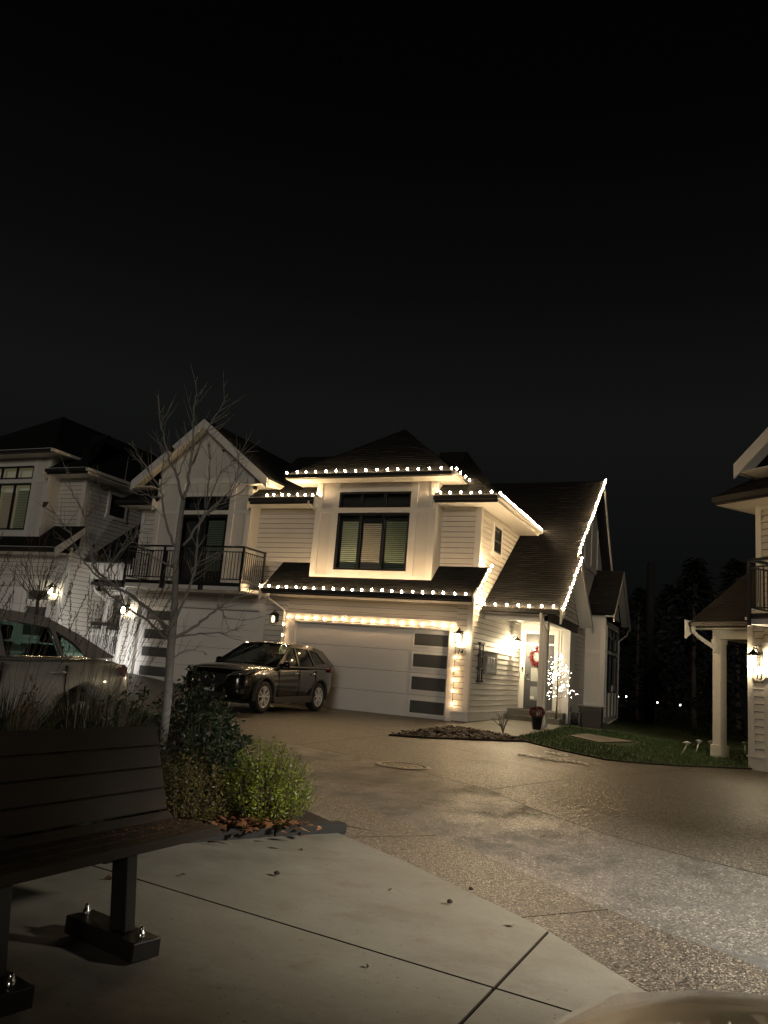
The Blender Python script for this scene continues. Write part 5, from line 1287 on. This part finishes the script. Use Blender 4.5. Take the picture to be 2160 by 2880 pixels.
PT = [
 (.020,(515,1405),(525,1380),(536,1300),(543,1230),(545,1180),(549,1120),(556,1060)),
 (.017,(515,1405),(497,1340),(474,1280),(460,1215),(450,1183),(446,1110)),
 (.014,(536,1310),(560,1260),(578,1215),(605,1170),(640,1110)),
 (.016,(494,1540),(470,1480),(455,1400),(450,1370),(460,1290),(457,1230)),
 (.012,(450,1370),(420,1330),(395,1290),(372,1240)),
 (.020,(482,1795),(425,1718),(355,1665),(300,1640),(262,1590),(255,1540),(240,1455),(222,1415),(200,1375),(196,1328)),
 (.017,(478,1800),(418,1747),(353,1706),(301,1665),(279,1633),(271,1595),(262,1555)),
 (.018,(484,1780),(418,1714),(363,1671),(312,1638),(271,1619),(239,1584),(212,1535),(195,1494),(165,1460),(146,1425)),
 (.012,(301,1606),(325,1568),(374,1522),(400,1490)),
 (.019,(491.6,1794),(544,1764),(591,1727),(633,1697),(700,1670),(735,1640)),
 (.013,(500,1790),(561,1781),(633,1781),(692,1756)),
 (.010,(487,1850),(519,1830),(574,1832)),
 (.018,(487,1765),(523,1676),(548,1608),(561,1475),(577,1436),(590,1345),(590,1241)),
 (.014,(515,1534),(580,1443),(645,1384),(671,1319),(675,1248)),
 (.010,(585,1450),(613,1420),(665,1391),(707,1361)),
 (.010,(541,1605),(561,1580),(613,1550)),
 (.013,(489,1596),(418,1557),(388,1531),(350,1520)),
 (.010,(497,1340),(520,1290),(538,1230)),
 (.010,(455,1400),(420,1395),(375,1385),(342,1350)),
 (.011,(612,1700),(640,1740),(690,1742)),
 (.010,(577,1436),(620,1330),(660,1290)),
 (.010,(353,1706),(330,1640),(312,1590),(306,1560)),
 (.009,(240,1455),(262,1430),(290,1405)),
]
bare_tree('slender bare tree with a few brown leaves standing in the planting bed', PT, TR, 6.35)
PT2 = []
for k in range(17):
    a = -1.25+2.5*k/16+random.uniform(-.06,.06); L = random.uniform(135,230)*(1-.18*abs(a)); q = []
    for i in range(6):
        f = i/5; q.append((106+math.sin(a)*L*f*(.55+.35*(1-f))+random.uniform(-5,5), 1688-math.cos(a*.75)*L*f-8*f*f+random.uniform(-3,3)))
    PT2.append((.014,)+tuple(q))
bare_tree('small bushy bare tree in front of the far left garage', PT2, [(100,1760,.045),(104,1720,.04),(106,1688,.034)], 17.0, name='bare_tree', mat='bark2', twigs=4, leaves=0, jit=.5)
# ================================================================ PORCH AND YARD THINGS
def at_x(px, py, X): d = ray(px, py); return CAM+d*(X/d.x)
def at_y(px, py, Y): d = ray(px, py); return CAM+d*(Y/d.y)
C2 = lambda x, y: (1240+x/3.318, 1700+y/3.318)
# wreath
def wreath():
    c = Vector((-5.86,26.40,2.02)); t = thing('wreath', 'red wreath hanging on the grey front door', 'wreath', c); b = MB()
    for k in range(420):
        a = random.uniform(0,6.28); r = .19+random.gauss(0,.035); p = Vector((r*math.cos(a), random.uniform(-.06,.0), r*1.25*math.sin(a)))
        leaf(b, p, Vector((random.gauss(0,1),-.6,random.gauss(0,1))).normalized(), .055, .6)
    b.build('petals', M['red'], t, kind='stuff', fix=False)
    b = MB(); b.lathe([(.16,-.01),(.19,-.03),(.22,-.01),(.19,.01),(.16,-.01)], (0,.0,0), 'y', 20); b.build('ring', M['bark2'], t)
    b = MB()
    for s in (-1,1): b.prism([(.02*s,-.07,.20),(.12*s,-.08,.27),(.13*s,-.08,.16)],(0,.02,0))
    b.build('bow', M['white'], t)
wreath()
# bell
t = thing('doorbell', 'small black doorbell on the trim left of the front door', 'doorbell', (-6.335,26.455,1.58)); b = MB(); b.box(-.03,-.03,-.075,.03,0,.075); b.build('body', M['black'], t, bevel=.006); b = MB(); b.lathe([(0,-.036),(.014,-.034),(.016,-.03)], (0,0,-.035), 'y', 10); b.build('button', M['white'], t)
# mat
t = thing('doormat', 'thin dark doormat at the front door', 'doormat', (-5.8,26.2,.336)); b = MB(); b.box(-.38,-.2,.002,.38,.2,.016); b.build('mat', M['rubber'], t)
# potted mums
p = onb(*C2(893,1166), .03)
t = thing('potted_plant', 'dark pot of red flowers beside the porch post', 'potted plant', (p[0],p[1],.024)); b = MB(); b.lathe([(0,0),(.105,0),(.145,.30),(.155,.30),(.155,.33),(.135,.33),(.13,.29),(0,.28)], n=20); b.build('pot', M['pot'], t)
b = MB(); leaf_cloud(b, (0,0,.42), (.19,.19,.13), 900, .05, .3, .6); b.build('flowers', M['mum'], t, kind='stuff', fix=False)
# lit tree
def led_tree():
    p = at_z(*C2(1075,1068), .175); t = thing('lit_tree', 'small artificial tree covered in tiny white lights on the porch step', 'lit tree', p)
    H = 1.98; b = MB(); b.tube([(0,0,0),(.01,0,.5),(0,.0,1.0),(.015,0,1.6),(.0,0,H-.1)], [.028,.024,.018,.010,.005], 7); b.build('trunk', M['bark2'], t)
    b = MB(); 
    for a in (0,2.1,4.2): b.tube([(0,0,.06),(.12*math.cos(a),.12*math.sin(a),.03),(.2*math.cos(a),.2*math.sin(a),.008)], .012, 5)
    b.build('stand', M['chrome'], t)
    pts = []
    for k in range(42):
        f = k/41; z = .62+1.28*f; a = k*2.4; L = (.50*(1-f)**.8+.07)*random.uniform(.6,1.15); d = Vector((math.cos(a),math.sin(a),.25))
        e = Vector((0,0,z))+d*L-Vector((0,0,.10*L/.4 if k % 3 else .0)); b = MB(); b.tube([(0,0,z-.05), Vector((0,0,z))+d*L*.5, e], [.006,.004,.002], 4, False)
        for j in range(3):
            s = Vector((random.gauss(0,1),random.gauss(0,1),random.gauss(.2,.8))).normalized()*random.uniform(.06,.13); q = Vector((0,0,z)).lerp(e, .45+.27*j); b.tube([q, q+s], [.0025,.0015], 4, False); pts.append(q+s)
        pts.append(e); b.build('branch', M['bark2'], t)
    b = MB()
    for q in pts:
        r = random.uniform(.0075,.0105); b.lathe([(0,-r),(r*.87,-r*.5),(r*.87,r*.5),(0,r)], tuple(q), n=6)
    b.build('led', M['led'], t, kind='stuff', fix=False)
led_tree()
# meter boxes and trellis on the side wall
def wall_rack():
    a = at_x(*C2(340,358), -6.45); c = at_x(*C2(378,718), -6.45)
    y0, y1 = 21.62, 21.98; z1, z0 = a.z, c.z
    t = thing('wall_trellis', 'tall narrow dark metal frame fixed to the side wall', 'wall rack', (-6.43,(y0+y1)/2,z0), world=True)
    b = MB(); 
    for y in (y0,y1): b.box(-6.425,y-.018,z0,-6.385,y+.018,z1)
    b.build('upright', M['black'], t)
    for k in range(4):
        z = z0+(z1-z0)*k/3; b = MB(); b.box(-6.45,y0-.03,z-.03,-6.36,y1+.03,z+.03); b.build('bracket', M['clad'], t)
    b = MB(); b.box(-6.43,(y0+y1)/2-.010,z0,-6.40,(y0+y1)/2+.010,z1); b.build('centre_bar', M['black'], t)
wall_rack()
def meter():
    a = at_x(*C2(405,440), -6.42); c = at_x(*C2(500,655), -6.42); t = thing('meter_box', 'grey utility box hung with a pale garland on the side wall', 'utility box', (-6.44,a.y,c.z), world=True)
    y0, y1, z0, z1 = a.y, c.y, c.z, a.z
    b = MB(); b.box(-6.445,y0,z0,-6.36,y1,z1); b.build('box', M['greybox'], t, bevel=.01)
    b = MB(); b.box(-6.358,y0+.08,z0+.06,-6.35,y1-.08,z1-.10); b.build('door', M['metal'], t)
    b = MB(); b.box(-6.44,y0-.03,z1+.005,-6.31,y1+.03,z1+.03); b.build('hood', M['white'], t)
    zz = (z0+z1)/2+.06
    for k in range(4):
        yy = y0+.12+(y1-y0)*.24*k; b = MB(); b.obox((-6.32,yy,zz),(.02,0,0),(0,.07,0),(0,0,.10)); b.build('garland_piece', M['white'], t, bevel=.015)
meter()
# air conditioner
p = onground(*C2(1392,1172)); t = thing('air_conditioner', 'grey outdoor air conditioning unit on the lawn against the house', 'air conditioner', (p[0],p[1],gz(*p)+.03))
b = MB(); b.box(-.33,-.2,.04,.33,.34,.60); b.build('casing', M['acpaint'], t, bevel=.03); b = MB(); b.box(-.36,-.23,.605,.36,.37,.66); b.build('lid', M['acpaint'], t, bevel=.02)
for k in range(15): b = MB(); b.box(-.30+k*.041,-.218,.08,-.285+k*.041,-.201,.56); b.build('louvre', M['clad'], t)
b = MB(); b.box(-.38,-.24,0,.38,.4,.038); b.build('pad', M['concrete_step'], t)
# hose reel
p = onground(*C2(1252,1172)); t = thing('hose_reel', 'dark hose reel cart beside the porch corner', 'hose reel', (p[0],p[1],gz(*p)+.03))
b = MB()
for s in (-1,1): b.tube([(.16*s,.1,0),(.15*s,0,.45),(.12*s,-.05,.62)], .014, 6)
b.build('stand', M['black'], t)
for k in range(5): b = MB(); b.tube([(-.10+.05*k,.17*math.cos(a),.28+.17*math.sin(a)) for a in [2*math.pi*i/18 for i in range(19)]], .02, 6, False); b.build('hose', M['clad'], t)
b = MB(); b.lathe([(0,-.13),(.2,-.13),(.2,-.12),(.05,-.11),(.05,.11),(.2,.12),(.2,.13),(0,.13)], (0,0,.28), 'x', 20); b.build('drum', M['greybox'], t)
# power outlet on the wing
t = thing('outlet_box', 'small pale box on the wall of the rear wing', 'outlet box', at_x(1500+1215/5.53,1700+1305/5.53,-4.02)); b = MB(); b.box(0,-.10,-.12,.05,.10,.10); b.build('cover', M['white'], t, bevel=.008)
# mulch: chips and a dry bush
def chips():
    b = MB()
    for _ in range(2600):
        x, y = random.uniform(-6.1,-3.95), random.uniform(14.4,18.55)
        q = clip_rect(mulch_poly, x-.01, y-.01, x+.01, y+.01)
        if len(q) < 3: continue
        s = random.uniform(.02,.06); a = random.uniform(0,6.28); u = Vector((math.cos(a),math.sin(a),random.uniform(-.4,.4)))*s; v = Vector((-math.sin(a),math.cos(a),random.uniform(-.6,.6)))*s*.35
        c = Vector((x,y,gz(x,y)+.04+random.uniform(0,.03))); b.poly([c-u-v,c+u-v*.6,c+u+v,c-u+v*.8])
    o = b.build('bark_chips', M['chip'], kind='stuff', fix=False)
chips()
p = onground(1080+1320/3.95, 1980+345/3.95); t = thing('dry_shrub', 'small withered leafless shrub in the corner of the mulch bed', 'shrub', (p[0],p[1],gz(*p)+.03))
for k in range(16):
    a = random.uniform(0,6.28); d = Vector((math.cos(a),math.sin(a),0)); b = MB(); h = random.uniform(.28,.48); e = d*random.uniform(.10,.30)+Vector((0,0,h)); b.tube([(0,0,0), d*.05+Vector((0,0,h*.5)), e], [.007,.005,.002], 4, False)
    for j in range(4): q = d*.05+Vector((0,0,h*.5)); q = q.lerp(e, random.random()); b.tube([q, q+Vector((random.gauss(0,.07),random.gauss(0,.07),random.uniform(.0,.08)))], [.003,.0015], 4, False)
    b.build('stem', M['bark2'], t)
# lawn blades
def lawn():
    b = MB(); n = 0
    while n < 15000:
        x, y = random.uniform(-4.4,1.4), random.uniform(16.2,24.5)
        if len(clip_rect(lawn_poly, x-.01, y-.01, x+.01, y+.01)) < 3 or (-3.75 < x < -2.2 and 19.9 < y < 22.5): continue
        n += 1; a = random.uniform(0,6.28); w = random.uniform(.006,.012); h = random.uniform(.03,.075); z = gz(x,y)+.028
        dx_, dy_ = math.cos(a)*w, math.sin(a)*w; lx, ly = random.gauss(0,.025), random.gauss(0,.025)
        b.poly([(x-dx_,y-dy_,z),(x+dx_,y+dy_,z),(x+lx,y+ly,z+h)])
    b.build('grass', M['lawnblade'], kind='stuff', fix=False)
M['lawnblade'] = leafmat('lawn_blade', (.030,.075,.012), (.070,.130,.026), .5)
lawn()
# garden stake lights
C7 = lambda x, y: (1700+x/2.011, 1150+y/2.011)
def stake(px, py, label, lean):
    p = onground(*C7(px, py)); t = thing('garden_stake_light', label, 'garden light', (p[0],p[1],gz(*p)+.02), 0)
    b = MB(); b.tube([(0,0,0),(lean*.25,0,.26)], .013, 8); b.build('stake', M['alloy'], t)
    b = MB(); b.lathe([(.0,.34),(.075,.315),(.08,.30),(.035,.29),(.04,.26),(.02,.24)], (lean*.25,0,0), n=14); b.build('cap', M['alloy'], t)
for px, py, lb, ln in ((430,1968,'leftmost chrome garden light, leaning, on the lawn edge',.55),(515,1955,'second chrome garden light from the left, on the lawn',.3),(605,1962,'chrome garden light midway between the leaning one and the porch post',.0),(656,1945,'chrome garden light half hidden by the right porch post',0),(795,1962,'chrome garden light between the right porch post and house 13',0)): stake(px, py, lb, ln)
# picket fence between the two buildings, and an unseen spotlight added to light it
def picket():
    y = 21.9; x0, x1 = at_y(890/3.95, 1650+470/3.95, y).x, at_y(1292/3.95, 1650+480/3.95, y).x
    zt = 1.80; t = thing('picket_fence', 'short white picket fence lit by an added ground spotlight between the two buildings', 'fence', ((x0+x1)/2,y,.5), world=True)
    n = 20
    for k in range(n+1):
        x = x0+(x1-x0)*k/n; g = gz(x,y)-.05; h = zt+(.10 if k == 5 else 0); b = MB(); b.prism([(x-.021,y,g),(x+.021,y,g),(x+.021,y,h-.03),(x,y,h),(x-.021,y,h-.03)],(0,.02,0)); b.build('picket', M['white'], t)
    for z in (.95,1.62): b = MB(); b.box(x0-.05,y+.022,z-.04,x1+.05,y+.06,z+.04); b.build('rail', M['white'], t)
    b = MB(); b.box(x0-.6,y+.1,zt+.12,x1+.08,y+.18,zt+.24); b.build('top_beam', M['gutter'], t)
picket()
def spot(x, y, aim, power, label):
    t = thing('assumed_spotlight', label, 'spotlight', (x,y,gz(x,y))); a = Vector(aim)-Vector((x,y,gz(x,y)+.2)); a.normalize()
    b = MB(); b.tube([(0,0,0),(0,0,.16)], .02, 6); b.build('stake', M['black'], t)
    b = MB(); b.tube([Vector((0,0,.2))-a*.08, Vector((0,0,.2))+a*.07], [.05,.065], 12); b.build('housing', M['black'], t)
    l = bpy.data.lights.new('assumed_spotlight_beam','SPOT'); l.energy = power; l.spot_size = R(95); l.spot_blend = .7; l.shadow_soft_size = .04; l.color = (1.0,.97,.94)
    o = bpy.data.objects.new('assumed_spotlight_beam', l); COL.objects.link(o); o.parent = t; o.location = Vector((0,0,.2))+a*.09; o.rotation_euler = a.to_track_quat('-Z','Y').to_euler()
spot(-17.6, 18.7, (-19.9, 21.9, 1.2), 260, 'assumed small ground spotlight, unseen behind the shrubs, added to light the picket fence')  # assumed source, no fitting in view, added to brighten the fence
# far dark background: pole, trees, a few tiny lights
p = at_dist(1402*2160/1659, 1500*2160/1659, 42)
t = thing('utility_pole', 'tall dark pole standing far behind the lawn', 'pole', (p.x,p.y,-1.0))
b = MB(); q = at_dist(1391*2160/1659, 1205*2160/1659, 42); b.tube([(0,0,0),(0,0,q.z+1.0)], [.28,.20], 10); b.build('shaft', M['polewood'], t)
def conifer(px, py, d, h, w, label, n=900):
    p = at_dist(px, py, d); z0 = gz(p.x,p.y)-.1-(1.2 if p.y > 48 else 0); t = thing('conifer', label, 'tree', (p.x,p.y,z0)); b = MB(); b.tube([(0,0,0),(0,0,h*.95)], [.02*h,.004*h], 7); b.build('trunk', M['bark2'], t)
    b = MB()
    for k in range(n):
        f = random.random()**.8; z = h*(.06+.94*f); r = w*(1-f)**.85*random.uniform(.35,1.0)*(1+.25*math.sin(k*.37)); a = random.uniform(0,6.28); d_ = Vector((math.cos(a),math.sin(a),-.35))
        leaf(b, Vector((d_.x*r,d_.y*r,z)), (d_+Vector((random.gauss(0,.3),random.gauss(0,.3),random.gauss(0,.2)))).normalized(), h*.055*random.uniform(.7,1.4), .5)
    b.build('crown', M['conifer'], t, kind='stuff', fix=False)
for px,py,d,h,w,lb in ((2010,2090,27,2.6,1.1,'low dark shrubby conifer beside the right porch post'),(1830,2080,38,2.4,1.5,'dark rounded conifer at the foot of the far pole'),(1950,2060,60,13,4.2,'tall black conifer far behind the garden lights'),(2075,2060,70,15,5,'tallest black conifer far behind house 13'),(1790,2060,66,11,4,'black conifer far behind the rear wing'),(1880,2060,85,14,6,'farthest black conifer at the end of the lawn'),(1700,2060,80,13,5,'black conifer hidden mostly by the lit house')):
    conifer(px, py, d, h, w, lb)
DOTS = [((1738,1959),'tiny distant light nearest the rear wing'),((1761,1959),'tiny distant light second from the rear wing'),((1849,1976),'tiny distant light right of the far pole'),((1913,1983),'tiny distant light nearest the right porch')]
for (px,py),lb in DOTS:
    p = at_dist(px, py, 58); t = thing('distant_lamp', lb, 'lamp', (p.x,p.y,p.z-.5)); b = MB(); b.lathe([(0,-.055),(.045,-.03),(.055,0),(.045,.03),(0,.055)], (0,0,.5), n=8); b.build('globe', M['farlight'], t)
    b = MB(); b.tube([(0,0,.44),(0,0,-1.2)], .03, 6); b.build('post', M['black'], t)

# ================================================================ repeats of one kind share a group
GROUPS = {'house': 'townhouses along the lane', 'house number': 'oval house number plaques', 'wall lantern': 'wall lanterns on the townhouses', 'string lights': 'string lights outlining the middle house',
          'shrub': 'shrubs in the planting beds', 'grass clump': 'ornamental grass clumps behind the bench', 'garden light': 'garden stake lights on the lawn edge', 'lamp': 'tiny distant lights',
          'stone': 'dark clods on the paving', 'leaf': 'fallen leaves on the paving', 'twig': 'dry twigs on the paving', 'leaf litter': 'leaf litter by the bench'}
for o in list(S.objects):
    if o.parent is None and o.get('category') in GROUPS: o['group'] = GROUPS[o['category']]
    elif o.parent is None and o.get('category') == 'tree': o['group'] = 'bare trees in front of the houses' if o.name.startswith('bare') else 'dark conifers behind the lawn'
